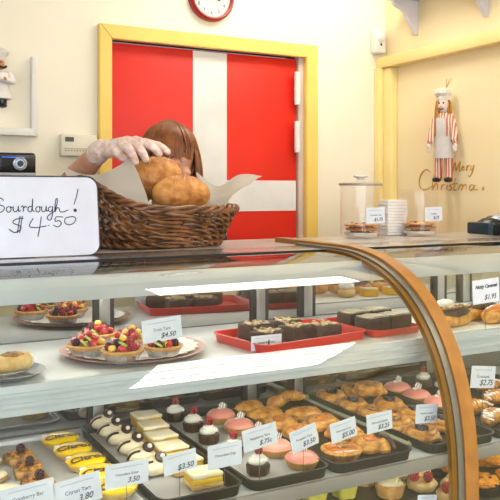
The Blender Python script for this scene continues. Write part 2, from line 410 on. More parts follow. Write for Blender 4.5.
#=====================================================================
# DISPLAY CASES
#=====================================================================
EC_Y, EC_Z, EA, EB = 1.70, -.66, .49, .51
def ell(a, b_, th):
    e = 2/2.55
    return (EC_Y - a*max(0, math.cos(th))**e, EC_Z + b_*max(0, math.sin(th))**e)
TOP = -.155
GA, GB = .482, .502
D1, D2, D3 = -.335, -.555, -.702
YM = 1.785; YU = 1.738
tube_m = emit('fill_tube_glow', '#fffaf2', 18.0)  # glow of the added tubes that light the case interior
mirror_m = pane_mat('mirrored_back_glass', '#6c6e64', .48, .4, 4.0)
enamel = mat('pale_blue_grey_enamel', '#bcc3c8', .3, scale=8)
backdark = mat('case_back_board', '#6d6a58', .6, scale=6)
def build_case(x0, x1, posts, label, fill_tubes, end):
    t = thing('display_case', label, 'display case', (0, 0, 0))
    def B(name, m, *bs, smooth=True, par=t, kind=None):
        b_ = BM()
        for q in bs: bx(b_, q[0], q[1], q[2], q[3], q[4], q[5], q[6] if len(q) > 6 else 0)
        return obj(name, b_, m, par, smooth)
    B('base', steel_d, (x0, x1, 1.24, 2.0, .08, Z(-.78)), (x0, x1, 1.30, 1.95, 0, .08))
    # worktop in two strips: pale front strip and grey rear strip
    B('front_worktop', mat('polished_steel_top', '#c9c7c9', .22, .85, scale=6), (x0, x1, EC_Y-.012, 1.845, Z(TOP)-.016, Z(TOP), .002))
    B('rear_worktop', grey_top, (x0, x1, 1.849, 2.14, Z(TOP)-.022, Z(TOP), .002))
    B('gasket', black_rub, (x0, x1, EC_Y-.0165, EC_Y-.0125, Z(TOP)-.012, Z(TOP)+.0005))
    # curved front glass
    b_ = BM(); N = 40
    pr = [ell(GA, GB, PI/2*.996*(1-i/N)) for i in range(N+1)] + [(EC_Y-GA, -.775)]
    th = .005; cols = []
    for k, (y, z) in enumerate(pr):
        if k <= N:
            nn = Vector((-max((EC_Y-y)/GA, 1e-4)**1.55/GA, max((z-EC_Z)/GB, 1e-4)**1.55/GB)); nn.normalize()
        else: nn = Vector((-1, 0))
        cols.append([b_.verts.new((x, yy, Z(zz))) for (yy, zz) in ((y, z), (y-nn.x*th, z-nn.y*th)) for x in (x0+.004, x1-.004)])
    for a, c in zip(cols, cols[1:]):
        b_.faces.new((a[0], a[1], c[1], c[0]))
    b_.verts.ensure_lookup_table()
    bmesh.ops.delete(b_, geom=[v for v in b_.verts if not v.link_faces], context='VERTS')
    obj('front_glass', b_, glass_m, t, True, 60)
    # decks
    f = 1.352
    d = B('upper_shelf', deck_m, (x0, x1, f+.006, YU-.008, Z(D1)-.012, Z(D1), .002))
    B('shelf_fascia', enamel, (x0, x1, f, f+.012, Z(D1)-.052, Z(D1)+.001, .002), (x0, x1, f-.004, f, Z(D1)-.018, Z(D1)-.012), (x0, x1, f-.004, f, Z(D1)-.036, Z(D1)-.030), (x0, x1, f+.012, f+.05, Z(D1)-.03, Z(D1)-.013))
    d2 = B('lower_shelf', deck_m, (x0, x1, 1.236, YM-.008, Z(D2)-.012, Z(D2), .002))
    B('price_rail', rail_m, (x0, x1, 1.229, 1.24, Z(D2)-.024, Z(D2)+.002, .002))
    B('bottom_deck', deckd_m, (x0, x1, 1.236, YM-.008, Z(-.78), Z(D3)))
    # lamps : hidden tubes added under the worktop and both shelves to brighten the goods
    for (a0, a1, yy, zz, r_) in fill_tubes:
        b_ = BM()
        tube(b_, [(a0, yy, Z(zz)), (a1, yy, Z(zz))], r_, 12)
        l = obj('added_fill_tube', b_, tube_m, t)
        for q0, q1 in ((a0-.02, a0-.0005), (a1+.0005, a1+.02)):
            b_ = BM(); bx(b_, q0, q1, yy-r_, yy+r_, Z(zz)-r_, Z(zz)+r_+.002, .002); obj('fill_tube_holder', b_, white_lam, l)
    B('lamp_housing', enamel, (x0, x1, 1.528, 1.537, Z(-.222), Z(-.172), .002))
    B('added_tube_cover', mat('dark_grey_enamel', '#5b5c58', .6, scale=8), (x0, x1, 1.5375, 1.734, Z(-.184), Z(-.1735)))  # dark cover added to block the tube's glare and its mirror image
    # mirrored sliding doors at the back with steel stiles
    for j, (a, c) in enumerate(zip(posts, posts[1:])):
        g = B('upper_sliding_door', mirror_m, (a, c, YU, YU+.006, Z(D1)-.012, Z(-.172)), smooth=False)
        g = B('lower_sliding_door', mirror_m, (a, c, YM, YM+.006, Z(-.775), Z(D1)-.013), smooth=False)
    B('rear_lining', backdark, (x0, x1, YM+.10, YM+.11, .1, Z(-.18)), smooth=False)
    for a in posts[1:-1]:
        for (yy, z0, z1) in ((YU, Z(D1)+.0005, Z(-.172)), (YM, Z(-.775), Z(D1)-.013)):
            s = B('door_stile', steel, (a-.022, a+.004, yy-.012, yy-.001, z0, z1, .002))
            B('rubber_seal', black_rub, (a+.004, a+.014, yy-.010, yy-.001, z0, z1), par=s)
            B('rubber_seal', black_rub, (a-.032, a-.022, yy-.010, yy-.001, z0, z1), par=s)
    B('side_panel', steel_d, (end[0], end[1], 1.75, 2.0, .08, Z(-.17)))
    return t
JX = 1.165
p105 = aty(107, 320, YU).x; p250 = aty(262, 310, YU).x; p300 = aty(309, 310, YU).x
case_a = build_case(-.5, JX, [-.5, p105, p250, p300, JX], 'long curved glass pastry case on the left, under the sign and basket',
    [(-.3, 1.12, 1.60, -.200, .009), (-.3, 1.12, 1.385, D1-.044, .007), (.3, 1.12, 1.275, D2-.019, .005)], (-.5, -.47))
case_b = build_case(JX, 2.2, [JX, aty(430, 290, YM).x, aty(455, 290, YM).x, 2.2], 'curved glass pastry case on the right, under the cookie jars',
    [(1.21, 1.9, 1.60, -.200, .009), (1.21, 1.9, 1.385, D1-.044, .007), (1.21, 1.9, 1.275, D2-.019, .005)], (2.17, 2.2))
# divider rail on the lower shelf
b = BM(); bx(b, 1.070, 1.095, 1.29, 1.76, Z(D2)+.0006, Z(D2)+.015, .003); tag(obj('divider_rail', b, mat('greenish_metal', '#a3a78c', .4, .3), None), 'pale metal divider rail between the tart trays on the lower shelf', 'divider rail')
# arched end frame
fr = case_a
def arch(name, x0, x1, a, b_, dep, m, ytop):
    bm = BM(); N = 40; secs = []
    pts = [(EC_Y+ytop, EC_Z+b_, EC_Z+b_-dep)]
    ring = []
    outer = [(EC_Y+ytop, EC_Z+b_)] + [ell(a, b_, PI/2*(1-i/N)) for i in range(N+1)] + [(EC_Y-a, -1.36)]
    inner = [(EC_Y+ytop, EC_Z+b_-dep)] + [ell(a-dep, b_-dep, PI/2*(1-i/N)) for i in range(N+1)] + [(EC_Y-a+dep, -1.36)]
    for (oy, oz), (iy, iz) in zip(outer, inner):
        secs.append([bm.verts.new((x0, oy, Z(oz))), bm.verts.new((x1, oy, Z(oz))), bm.verts.new((x1, iy, Z(iz))), bm.verts.new((x0, iy, Z(iz)))])
    for s, r in zip(secs, secs[1:]):
        for k in range(4): bm.faces.new((s[k], s[(k+1) % 4], r[(k+1) % 4], r[k]))
    bm.faces.new(secs[0]); bm.faces.new(list(reversed(secs[-1])))
    return obj(name, bm, m, fr, True, 35)
arch('wood_arch', 1.170, 1.206, .492, .518, .035, wood_m, .30)
arch('metal_strip', 1.153, 1.1695, .488, .511, .014, steel_d, .16)
arch('amber_strip', 1.139, 1.1525, .485, .506, .012, ochre_m, .0)

#=====================================================================
# PRICE TAGS
#=====================================================================
VP = 1690.0
def place_tag(cx, cy, Y, wp, hp, slope, name, price, label, foot, cardmat=card_m, pick=True, yaw=0, psize=1.0, lean=0, hand=False):
    p = aty(cx, cy, Y); k = mpp(p); W, H = wp*k*1.06, hp*k
    roll = math.atan(-slope) - math.atan((cy-HOR)/(VP-cx))
    t = thing('price_tag', label, 'price tag', (p.x, p.y, foot))
    R = Matrix.Rotation(yaw, 4, 'Z') @ Matrix.Rotation(-roll, 4, 'Y') @ Matrix.Rotation(-lean, 4, 'X')
    M = Matrix.Translation((0, 0, p.z-foot)) @ R
    b_ = BM(); bx(b_, -W/2, W/2, -.0006, .0006, -H/2, H/2, .0004, 1); bmesh.ops.transform(b_, matrix=M, verts=b_.verts)
    c = obj('card', b_, cardmat, t)
    TM = M @ Matrix.Translation((0, -.0008, 0)) @ Matrix.Rotation(PI/2, 4, 'X')
    def put(nm, s, size, x, y, m, shear=0, bold=0):
        me = text_mesh(s, size, shear, bold); me.transform(TM @ Matrix.Translation((x, y, 0))); mobj(nm, me, m, c, False)
    b_ = BM()
    if not hand: bx(b_, -W*.36, W*.36, -.0010, -.0006, H*.30, H*.335); bmesh.ops.transform(b_, matrix=M, verts=b_.verts)
    if hand: b_.free()
    else: obj('header_line', b_, pale_ink, c, False)
    if name and hand: put('handwritten_name', name, W*1.75/len(name), 0, H*.2, ink_m, .3, .0004)
    elif name: put('printed_name', name, min(W*1.3/len(name), H*.2), 0, H*.02, grey_ink)
    if price: put('price', price, H*.30*psize, W*.14, -H*.26, ink_m, .3, .00015)
    if pick:
        b_ = BM(); zt = p.z-foot-H/2+.006
        tube(b_, [(0, .0016, 0), (0, .0016, zt)], .0006, 6)
        lp = [(.0035*math.sin(2*PI*i/14), .0016, zt+.0035-.0035*math.cos(2*PI*i/14)) for i in range(14)]
        tube(b_, lp, .0006, 6, True); obj('wire_pick', b_, steel_d, t)
    return t
F2 = Z(D2)+.0025
TG = [
 (28, 497, 1.25, 50, 27, -.27, 'Cranberry Bar', '', 'white tag at the front below the berry-topped pecan squares', 1),
 (78, 491, 1.25, 45, 29, -.31, 'Citron Tart', '3.80', 'white price tag reading 3.80 in front of the citron tarts', 1),
 (127, 474, 1.25, 43, 24, -.18, 'Chocolate Eclair', '3.50', 'white price tag in front of the ivory pastries with chocolate curls', 1),
 (180, 462, 1.25, 34, 20, -.29, '', '$3.50', 'white price tag reading $3.50 in front of the lemon slices', 1.3),
 (225, 455, 1.25, 36, 24, -.2, 'Chocolate Cup', '', 'white tag in front of the chocolate cream cakes', 1),
 (260, 437, 1.265, 37, 22, -.3, 'Raspberry Tart', '$.75c', 'white tag reading $.75c between a cream cake and the golden pastries', 1),
 (304, 438, 1.265, 30, 22, -.41, 'Pumpkin Tart', '$3.50', 'steeply tilted white price tag behind the front pink tart', 1),
 (343.5, 430, 1.262, 29.5, 20, -.34, 'Mini Pumpkin Tart', '$5.00', 'white Mini Pumpkin Tart price tag stuck above the pecan tart', 1.15),
 (379.5, 422, 1.268, 30, 19, -.24, 'Almond Danish', '$3.25', 'white price tag reading $3.25 by the divider rail', 1.1),
 (426.5, 413.5, 1.275, 26.5, 19, -.1, 'Blueberry Danish', '$3.50', 'white price tag nearest the wooden arch, below the pink tarts', 1.1),
]
for (cx, cy, Y, wp, hp, sl, nm, pr, lb, ps) in TG: place_tag(cx, cy, Y, wp, hp, sl, nm, pr, lb, Z(D2)+.0005 if cx < 240 else F2, psize=ps)
place_tag(162, 329.5, 1.40, 40, 23, -.17, 'Fruit Tart', '$4.50', 'white Fruit Tart price tag standing among the fruit tarts', Z(D1)+.012)
place_tag(266.5, 342.5, 1.395, 33, 15, -.1, 'Fudge Brownie', '', 'white printed tag in front of the brownies in the red tray', Z(D1)+.006)
place_tag(486, 291, 1.345, 34, 24, -.14, 'Nutty Caramel', '$1.95', hand=True, label='white handwritten Nutty Caramel tag on the right upper shelf', foot=Z(D1)+.004)
place_tag(483, 377, 1.30, 31, 22, -.03, 'Croissant', '$2.75', 'white price tag reading $2.75 behind the iced croissants', F2, psize=1.2)

#=====================================================================
# TRAYS AND PAPERS ON THE LOWER SHELF
#=====================================================================
TY0, TY1 = 1.238, 1.735
def tray(x0, x1, label, m=tray_m, y0=TY0, y1=TY1, z=D2, h=.021, name='tray', rz=0):
    b_ = tray_bm(x1-x0, y1-y0, h)
    o = obj(name, b_, m, None, True, 50, ((x0+x1)/2, (y0+y1)/2, Z(z)+.0006)); o.rotation_euler = (0, 0, rz)
    return tag(o, label, 'tray')
white_tray = mat('white_tray_plastic', '#dedfe2', .35, scale=14)
tray(.215, .488, 'pale tray holding the citron tarts and pecan squares', white_tray, h=.008)
tray(.495, .666, 'black tray holding the ivory pastries and lemon slices')
tray(.676, .856, 'black tray holding the chocolate cream cakes and pink tarts')
tray(.862, 1.064, 'black tray holding the golden pastries left of the divider rail')
tray(1.101, 1.298, 'black tray holding blueberry and nut danishes right of the divider rail')
tray(1.304, 1.70, 'black tray holding the iced croissants and pink tarts behind the arch')
def liner(x0, x1, y0, y1, z, label):
    b_ = BM(); nx, ny = 8, 14; g = []
    for j in range(ny+1):
        for i in range(nx+1):
            x = x0+(x1-x0)*i/nx; y = y0+(y1-y0)*j/ny
            g.append(b_.verts.new((x, y, z + .0012*abs(noise.noise(Vector((x*30, y*30, 1)))))))
    for j in range(ny):
        for i in range(nx):
            k = j*(nx+1)+i; b_.faces.new((g[k], g[k+1], g[k+nx+2], g[k+nx+1]))
    r_ = bmesh.ops.solidify(b_, geom=b_.faces[:], thickness=-.0004)
    return tag(obj('paper_liner', b_, paper_m), label, 'paper')
liner(.228, .475, 1.282, 1.715, Z(D2)+.0035, 'white paper sheet under the citron tarts and pecan squares')
liner(.514, .647, 1.282, 1.715, Z(D2)+.0035, 'white paper sheet under the ivory pastries and lemon slices')
liner(.694, .838, 1.282, 1.715, Z(D2)+.0035, 'white paper sheet under the chocolate cream cakes')
PZ2 = Z(D2)+.0055      # top of the paper
PT2 = Z(D2)+.0030      # floor of a tray

#=====================================================================
# PASTRY PROTOTYPES
#=====================================================================
def fluted_shell(r, h, m, par, name='shell', n=48, k=16):
    b_ = BM()
    lathe(b_, [(r*.78, 0), (r*.95, h*.7), (r, h), (r*.9, h*1.02), (r*.86, h*.75), (0, h*.72)], n, None, (k, .025))
    return obj(name, b_, m, par)
def berry(bm, c, r, seed=0):
    rnd = random.Random(seed)
    for i in range(5):
        ph = -PI/2 + PI*(i+.5)/5; n = max(1, int(round(7*math.cos(ph))))
        for j in range(n):
            a = 2*PI*(j + .5*(i % 2))/n
            sph(bm, (c[0]+r*.8*math.cos(ph)*math.cos(a), c[1]+r*.8*math.cos(ph)*math.sin(a), c[2]+r*.95*math.sin(ph)), r*.38, 7, 5)
    sph(bm, c, r*.75, 8, 6)
ORD = ['farthest back in its row', 'second from the back of its row', 'third from the back of its row', 'fourth from the back of its row', 'fifth from the back of its row', 'sixth from the back of its row', 'seventh from the back of its row']

# citron tart
def citron():
    t = thing('citron_tart', 'x', 'tart', group='citron tarts in a row')
    b_ = BM(); lathe(b_, [(.031, 0), (.038, .010), (.0385, .013), (.036, .0135)], 48, None, (18, .02)); obj('shell', b_, pale_p, t)
    b_ = BM(); lathe(b_, [(.0385, .012), (.0392, .0155), (.034, .0205), (.02, .0225), (0, .023)], 40); obj('lemon_glaze', b_, lemon_m, t)
    me = text_mesh('Citron', .029, .25, .0006)
    for v in me.vertices: v.co.z += .0238 - max(0, math.hypot(v.co.x, v.co.y-.011)-.016)*.15
    me.transform(Matrix.Translation((0, -.011, .0002))); mobj('chocolate_writing', me, choc_m, t, False)
    b_ = BM(); blob(b_, (-.027, .018, .019), (.008, .006, .004), 3, .2, 2, 2); obj('cream_dab', b_, cream_m, t)
    return t
def on2(px, py, z=None):      # a spot on the paper of the lower shelf
    p = atz(px, py, PZ2-EYE); p.z = PZ2 if z is None else z; return p
pts = [on2(60, 445), on2(73, 456), on2(86, 467.5), on2(100, 480), on2(116, 494)]
row(citron(), True, pts, ['yellow citron tart with chocolate writing, %s' % (ORD[i] if i < 4 else 'at the front of its row') for i in range(5)], [.1, .05, .12, .0, .1])
# pecan square with berry
def pecan():
    t = thing('pecan_square', 'x', 'pastry', group='berry-topped pecan squares')
    b_ = BM(); bx(b_, -.027, .027, -.024, .024, 0, .014, .003); obj('base', b_, nut_m, t)
    b_ = BM(); rnd = random.Random(3)
    for i in range(26):
        blob(b_, (rnd.uniform(-.023, .023), rnd.uniform(-.02, .02), .015+rnd.uniform(0, .003)), (.006, .004, .003), i, .25, 2, 1, None, Matrix.Rotation(rnd.uniform(0, 3), 3, 'Z'))
    obj('nut_topping', b_, gold_p, t)
    b_ = BM(); berry(b_, (.002, 0, .026), .0085, 2); obj('blackberry', b_, blackb_m, t)
    return t
ps = pecan()
row(ps, True, [Vector((.338, y, PZ2)) for y in (1.60, 1.518, 1.438, 1.358)], ['pecan square topped with a dark berry, %s' % (ORD[i] if i < 3 else 'at the front of its row') for i in range(4)], [.1, -.1, .12, 0])
# pale oval cookies
def ovalc():
    t = thing('oval_cookie', 'x', 'cookie', group='ivory oval cookies')
    b_ = BM(); blob(b_, (0, 0, .006), (.036, .026, .007), 1, .08, 2, 3, -.004); obj('cookie_base', b_, nut_m, t)
    b_ = BM(); blob(b_, (0, 0, .012), (.035, .0255, .008), 2, .03, 2, 3, -.003); obj('icing', b_, ivory_m, t)
    return t
row(ovalc(), True, [Vector((.268, 1.60, PZ2)), Vector((.262, 1.515, PZ2)), Vector((.27, 1.43, PZ2)), Vector((.265, 1.345, PZ2))], ['ivory-iced oval cookie left of the pecan squares, %s' % (ORD[i] if i < 3 else 'at the front of its row') for i in range(4)])
# ivory pastries with a chocolate curl
def mouse():
    t = thing('ivory_pastry', 'x', 'pastry', group='ivory pastries with chocolate curls')
    b_ = BM(); blob(b_, (0, 0, .013), (.029, .023, .017), 4, .04, 2, 3, -.011); obj('icing_body', b_, ivory_m, t)
    b_ = BM(); tube(b_, spline([(-.030, -.004, .010), (-.026, -.008, .021), (-.017, -.010, .027), (-.006, -.012, .029)], 4), .0022, 8); obj('chocolate_line', b_, choc_m, t)
    b_ = BM()
    lathe(b_, [(0, -.002), (.0115, -.002), (.0125, .001), (.0105, .0028), (0, .0022)], 20, Matrix.Translation((.012, -.006, .033)) @ Matrix.Rotation(.6, 4, 'X')); obj('chocolate_disc', b_, choc_m, t)
    b_ = BM(); sph(b_, (.014, -.009, .036), .0048, 10, 8); obj('white_pearl', b_, icing_w, t)
    return t
row(mouse(), True, [on2(*q_) for q_ in ((102.5, 428), (110.5, 436), (120.5, 444), (131, 453), (142, 463), (154, 474))], ['ivory pastry with chocolate curl, %s' % (ORD[i] if i < 5 else 'at the front of its row') for i in range(6)])
# lemon slices
def lemon():
    t = thing('lemon_slice', 'x', 'pastry', group='layered lemon slices')
    b_ = BM(); bx(b_, -.031, .031, -.026, .026, 0, .009, .002); obj('pastry_base', b_, pale_p, t)
    b_ = BM(); bx(b_, -.030, .030, -.025, .025, .009, .020, .002); obj('lemon_curd', b_, curd_m, t)
    b_ = BM(); bx(b_, -.031, .031, -.026, .026, .020, .028, .003)
    bmesh.ops.subdivide_edges(b_, edges=b_.edges[:], cuts=3, use_grid_fill=True)
    for v in b_.verts: v.co.z += .0025*noise.noise(v.co*60)
    obj('sugared_top', b_, sugar_m, t)
    return t
row(lemon(), True, [on2(*q_) for q_ in ((146, 425), (153, 435.5), (161, 446), (171, 457.5), (184, 470.5), (203, 484.5))], ['layered lemon slice with sugared top, %s' % (ORD[i] if i < 5 else 'at the front of its row') for i in range(6)], [.02, -.05, .04, .0, .05, -.03])
# chocolate cakes with cream and raspberry
def choccup():
    t = thing('chocolate_cream_cake', 'x', 'cake', group='chocolate cream cakes')
    b_ = BM(); lathe(b_, [(.022, 0), (.0235, .016), (.022, .019), (0, .019)], 8, Matrix.Rotation(PI/8, 4, 'Z')); obj('chocolate_base', b_, choc_m, t)
    b_ = BM(); pp = []
    for i in range(60):
        s = i/59; a = s*2*PI*2.6; r = .0165*(1-s)**.8
        pp.append((r*math.cos(a), r*math.sin(a), .0215+.016*s))
    tube(b_, pp, [.0072*(1-.45*i/59) for i in range(60)], 8); sph(b_, (0, 0, .022), .014, 12, 8, (1, 1, .6)); obj('cream_swirl', b_, cream_m, t)
    b_ = BM(); berry(b_, (.001, -.001, .045), .0078, 1); obj('raspberry', b_, rasp_m, t)
    b_ = BM(); bx(b_, -.0015, .0015, -.012, -.010, .040, .052); obj('chocolate_stick', b_, choc_m, t)
    return t
cc = choccup()
row(cc, True, [on2(*q_) for q_ in ((175, 420), (193, 430), (209, 442), (233, 457), (258, 473))], ['chocolate cream cake topped with a raspberry, %s' % (ORD[i] if i < 4 else 'at the front of its row') for i in range(5)])
def papercup():
    b_ = BM(); lathe(b_, [(.024, 0), (.031, .007), (.0305, .0072), (.0235, .0008), (0, .0008)], 40, None, (20, .03)); return b_
# pink tarts
def pinkt():
    t = thing('pink_tart', 'x', 'tart', group='pink iced tarts')
    b_ = BM(); lathe(b_, [(.028, 0), (.0345, .012), (.0355, .0145), (.033, .0155), (0, .015)], 56, None, (22, .022)); obj('shell', b_, short_m, t)
    b_ = BM(); lathe(b_, [(.0335, .0148), (.0325, .0185), (.026, .0245), (.014, .0285), (0, .0295)], 36); obj('pink_icing', b_, pink_m, t)
    b_ = BM(); sph(b_, (-.002, .003, .0295), .0055, 10, 8, (1.2, 1, .7)); obj('cream_dab', b_, cream_m, t)
    b_ = BM(); prism(b_, [(-.008, 0), (.008, 0), (.0105, .009), (0, .016), (-.0105, .009)], .0016, Matrix.Translation((.003, -.003, .0300)) @ Matrix.Rotation(1.2, 4, 'X'))
    obj('striped_chocolate', b_, MATS.setdefault('striped_choc', striped('striped_choc', '#f3efe6', '#2a1812', 75)), t)
    return t
pk = pinkt()
row(pk, True, [on2(*q_) for q_ in ((221, 421), (239, 431.5), (257, 442.5), (276, 453.5), (302, 465.5))], ['pink iced tart beside the chocolate cream cakes, %s' % (ORD[i] if i < 4 else 'at the front of its row') for i in range(5)])
row(pk, False, [Vector((1.352, 1.655, PT2)), Vector((1.348, 1.572, PT2)), Vector((1.35, 1.49, PT2))], ['pink iced tart right of the divider rail, %s' % s for s in ('farthest from the wooden arch', 'in the middle of three', 'nearest the wooden arch')], scs=[1.1, 1.1, 1.1])
row(cc, False, [Vector((1.475, 1.69, PT2)), Vector((1.462, 1.60, PT2))], ['chocolate cream cake behind the arch, %s' % s for s in ('farthest back, beyond the pink tarts', 'closer to the arch, beyond the pink tarts')])
# golden pastries
def croissant_bm(L=.05, r=.017, bend=1.0, ridges=9, seed=0):
    b_ = BM(); pts_, rs = [], []; n = 40
    for i in range(n):
        s = i/(n-1)*2-1; a = s*bend
        pts_.append((L*math.sin(a)/max(bend, .3), L*.8*(math.cos(a)-.6), r*.9))
        rs.append(max(.0015, r*(1-abs(s)**2.2*.9)*(1+.10*math.sin(s*ridges*PI))))
    tube(b_, pts_, rs, 14)
    for v in b_.verts:
        v.co += Vector((noise.noise(v.co*70+Vector((seed, 0, 0))), noise.noise(v.co*70+Vector((0, seed, 5))), noise.noise(v.co*60+Vector((9, 0, seed)))))*.002
        if v.co.z < .0015: v.co.z = .0015*.5+v.co.z*.1
    return b_
def croissant(label, p, rz, sc=1, iced=False, grp='plain golden croissants', seed=0):
    t = thing('croissant', label, 'croissant', p, rz, grp); t.scale = (sc,)*3
    obj('pastry', croissant_bm(seed=seed), gold_p, t)
    if iced:
        b_ = BM(); z_ = []
        for i in range(15):
            s = i/14*2-1; a = s*.85
            z_.append((.05*math.sin(a), .04*(math.cos(a)-.6)+(.013 if i % 2 else -.013), .0165+.017*math.sqrt(max(0, 1-abs(s)**2.2*.9))*.72))
        tube(b_, spline(z_, 4), .0021, 8); obj('icing_drizzle', b_, icing_w, t)
    return t
def danish(fill, fm, seed=0):
    t = thing('danish', 'x', 'danish', group='danishes')
    b_ = BM(); pp, rr = [], []
    for i in range(70):
        s = i/69; a = s*2*PI*2.4; r = .034-.018*s
        pp.append((r*math.cos(a), r*math.sin(a)*.95, .016+.004*math.sin(s*PI))); rr.append(.0085*(1-.25*s)*(.35+.65*min(1, s*12)))
    tube(b_, pp, rr, 10); lathe(b_, [(.034, .0), (.043, .005), (.043, .011), (.034, .019), (.022, .021), (0, .016)], 48, None, (5 + seed % 3, .085))
    for v in b_.verts:
        v.co += Vector((0, 0, 1))*noise.noise(v.co*60+Vector((seed, 3, 0)))*.004
        v.co.z = max(v.co.z, 0)
    obj('pastry', b_, gold_p, t)
    b_ = BM(); rnd = random.Random(seed)
    if fill == 'berries':
        for i in range(11):
            a = rnd.uniform(0, 6.28); r = rnd.uniform(0, .014); sph(b_, (r*math.cos(a), r*math.sin(a), .024+rnd.uniform(0, .004)), .0055, 10, 8)
        obj('blueberry_filling', b_, fm, t)
    elif fill == 'nuts':
        for i in range(14):
            a = rnd.uniform(0, 6.28); r = rnd.uniform(0, .016); blob(b_, (r*math.cos(a), r*math.sin(a), .025), (.006, .004, .003), i, .2, 2, 1)
        obj('nut_filling', b_, fm, t)
    else:
        blob(b_, (0, 0, .022), (.017, .015, .007), seed, .2, 2, 3); obj('fruit_filling', b_, fm, t)
    return t
def turnover(seed=0):
    t = thing('turnover', 'x', 'turnover', group='golden turnovers')
    b_ = BM(); blob(b_, (0, 0, .012), (.045, .03, .016), seed, .12, 2.2, 4, -.011)
    for v in b_.verts:
        if v.co.y > 0: v.co.y *= .65
        v.co.z += .0016*math.sin(v.co.x*420+v.co.y*200) if v.co.z > .01 else 0
    obj('pastry', b_, gold_p, t)
    b_ = BM(); tube(b_, [(.045*math.cos(a), -.026*math.sin(a)-.001, .006+.002*math.sin(a*20)) for a in [PI*i/40 for i in range(41)]], .005, 8); obj('crimped_edge', b_, gold_p, t)
    return t
blue_m = mat('blueberry_skin', '#1c1c2c', .35, col2='#2c2a3e', scale=50)
orange_f = mat('apricot_filling', '#d9812a', .25, col2='#c7691b', scale=30, coat=.4)
tn = turnover(1)
row(tn, True, [Vector((.912, 1.692, PT2)), Vector((.915, 1.615, PT2)), Vector((1.008, 1.585, PT2))], ['golden turnover at the back of the tray left of the divider rail', 'golden turnover in the second row, behind the raspberry tart tag', 'golden turnover beside the divider rail, behind the apricot danish'], [.3, .15, -.3], [1, 1.1, 1])
croissant('golden croissant at the back left of the tray, by the steel stile', (.99, 1.665, PT2+.004), .5, .95, grp=None, seed=2)
croissant('golden croissant at the back right of the tray, by the divider rail', (1.025, 1.665, PT2+.018), -.4, .8, grp=None, seed=5)
fd = danish('fruit', orange_f, 3)
row(fd, True, [Vector((.913, 1.54, PT2)), Vector((1.005, 1.50, PT2)), Vector((.916, 1.455, PT2)), Vector((1.006, 1.412, PT2)), Vector((1.012, 1.326, PT2))],
    ['apricot danish in front of the turnovers, third row from the back', 'apricot danish beside the divider rail, behind the steeply tilted tag', 'apricot danish behind the steeply tilted price tag', 'apricot danish beside the divider rail, second from the front', 'apricot danish at the front by the divider rail, below the $3.25 tag'])
# fluted tart with pecan centre
t = thing('pecan_tart', 'fluted golden tart with a pecan centre, front of the tray', 'tart', (.930, 1.318, PT2), .1)
b = BM(); lathe(b, [(.034, 0), (.041, .012), (.043, .0165), (.040, .020), (.034, .0195), (0, .016)], 72, None, (20, .03)); obj('shell', b, gold_p, t)
b = BM(); lathe(b, [(.035, .018), (.03, .021), (0, .0225)], 32); obj('custard_filling', b, orange_f, t)
b = BM()
for i in range(9): blob(b, (.010*math.cos(i*.7)*(i % 3)*.5, .010*math.sin(i*.7)*(i % 3)*.5, .0235), (.007, .004, .003), i, .2, 2, 2, None, Matrix.Rotation(i*.9, 3, 'Z'))
obj('pecans', b, nut_m, t)
t = thing('chocolate_stick_pastry', 'dark chocolate strip laid across the front apricot danish', 'chocolate', (1.036, 1.312, PT2+.02), .2)
b = BM(); tube(b, spline([(0, -.03, -.012), (.002, -.012, .006), (.001, .01, .008), (.003, .03, .004)], 5), .005, 10); obj('strip', b, choc_m, t)
# right tray danishes
bd = danish('berries', blue_m, 5)
row(bd, True, [Vector((1.15, 1.675, PT2)), Vector((1.152, 1.585, PT2)), Vector((1.236, 1.545, PT2)), Vector((1.238, 1.452, PT2)), Vector((1.150, 1.325, PT2)), Vector((1.245, 1.36, PT2))],
    ['blueberry danish at the back left of the tray beyond the divider rail', 'blueberry danish against the divider rail, second from the back', 'blueberry danish between the divider rail and the pink tarts, third row', 'blueberry danish beside the pink tarts, just left of the arch', 'blueberry danish at the front corner of the tray by the arch', 'blueberry danish at the tray front, right beside the arch'])
nd = danish('nuts', nut_m, 8)
row(nd, True, [Vector((1.237, 1.69, PT2)), Vector((1.152, 1.497, PT2)), Vector((1.150, 1.41, PT2)), Vector((1.236, 1.625, PT2+.022))],
    ['nut danish at the back of the tray beyond the divider rail', 'nut danish against the divider rail, behind the $3.25 tag', 'nut danish against the divider rail, second from the front', 'nut danish lying on top of other danishes near the back'])

#=====================================================================
# UPPER SHELF
#=====================================================================
U = Z(D1)+.0006
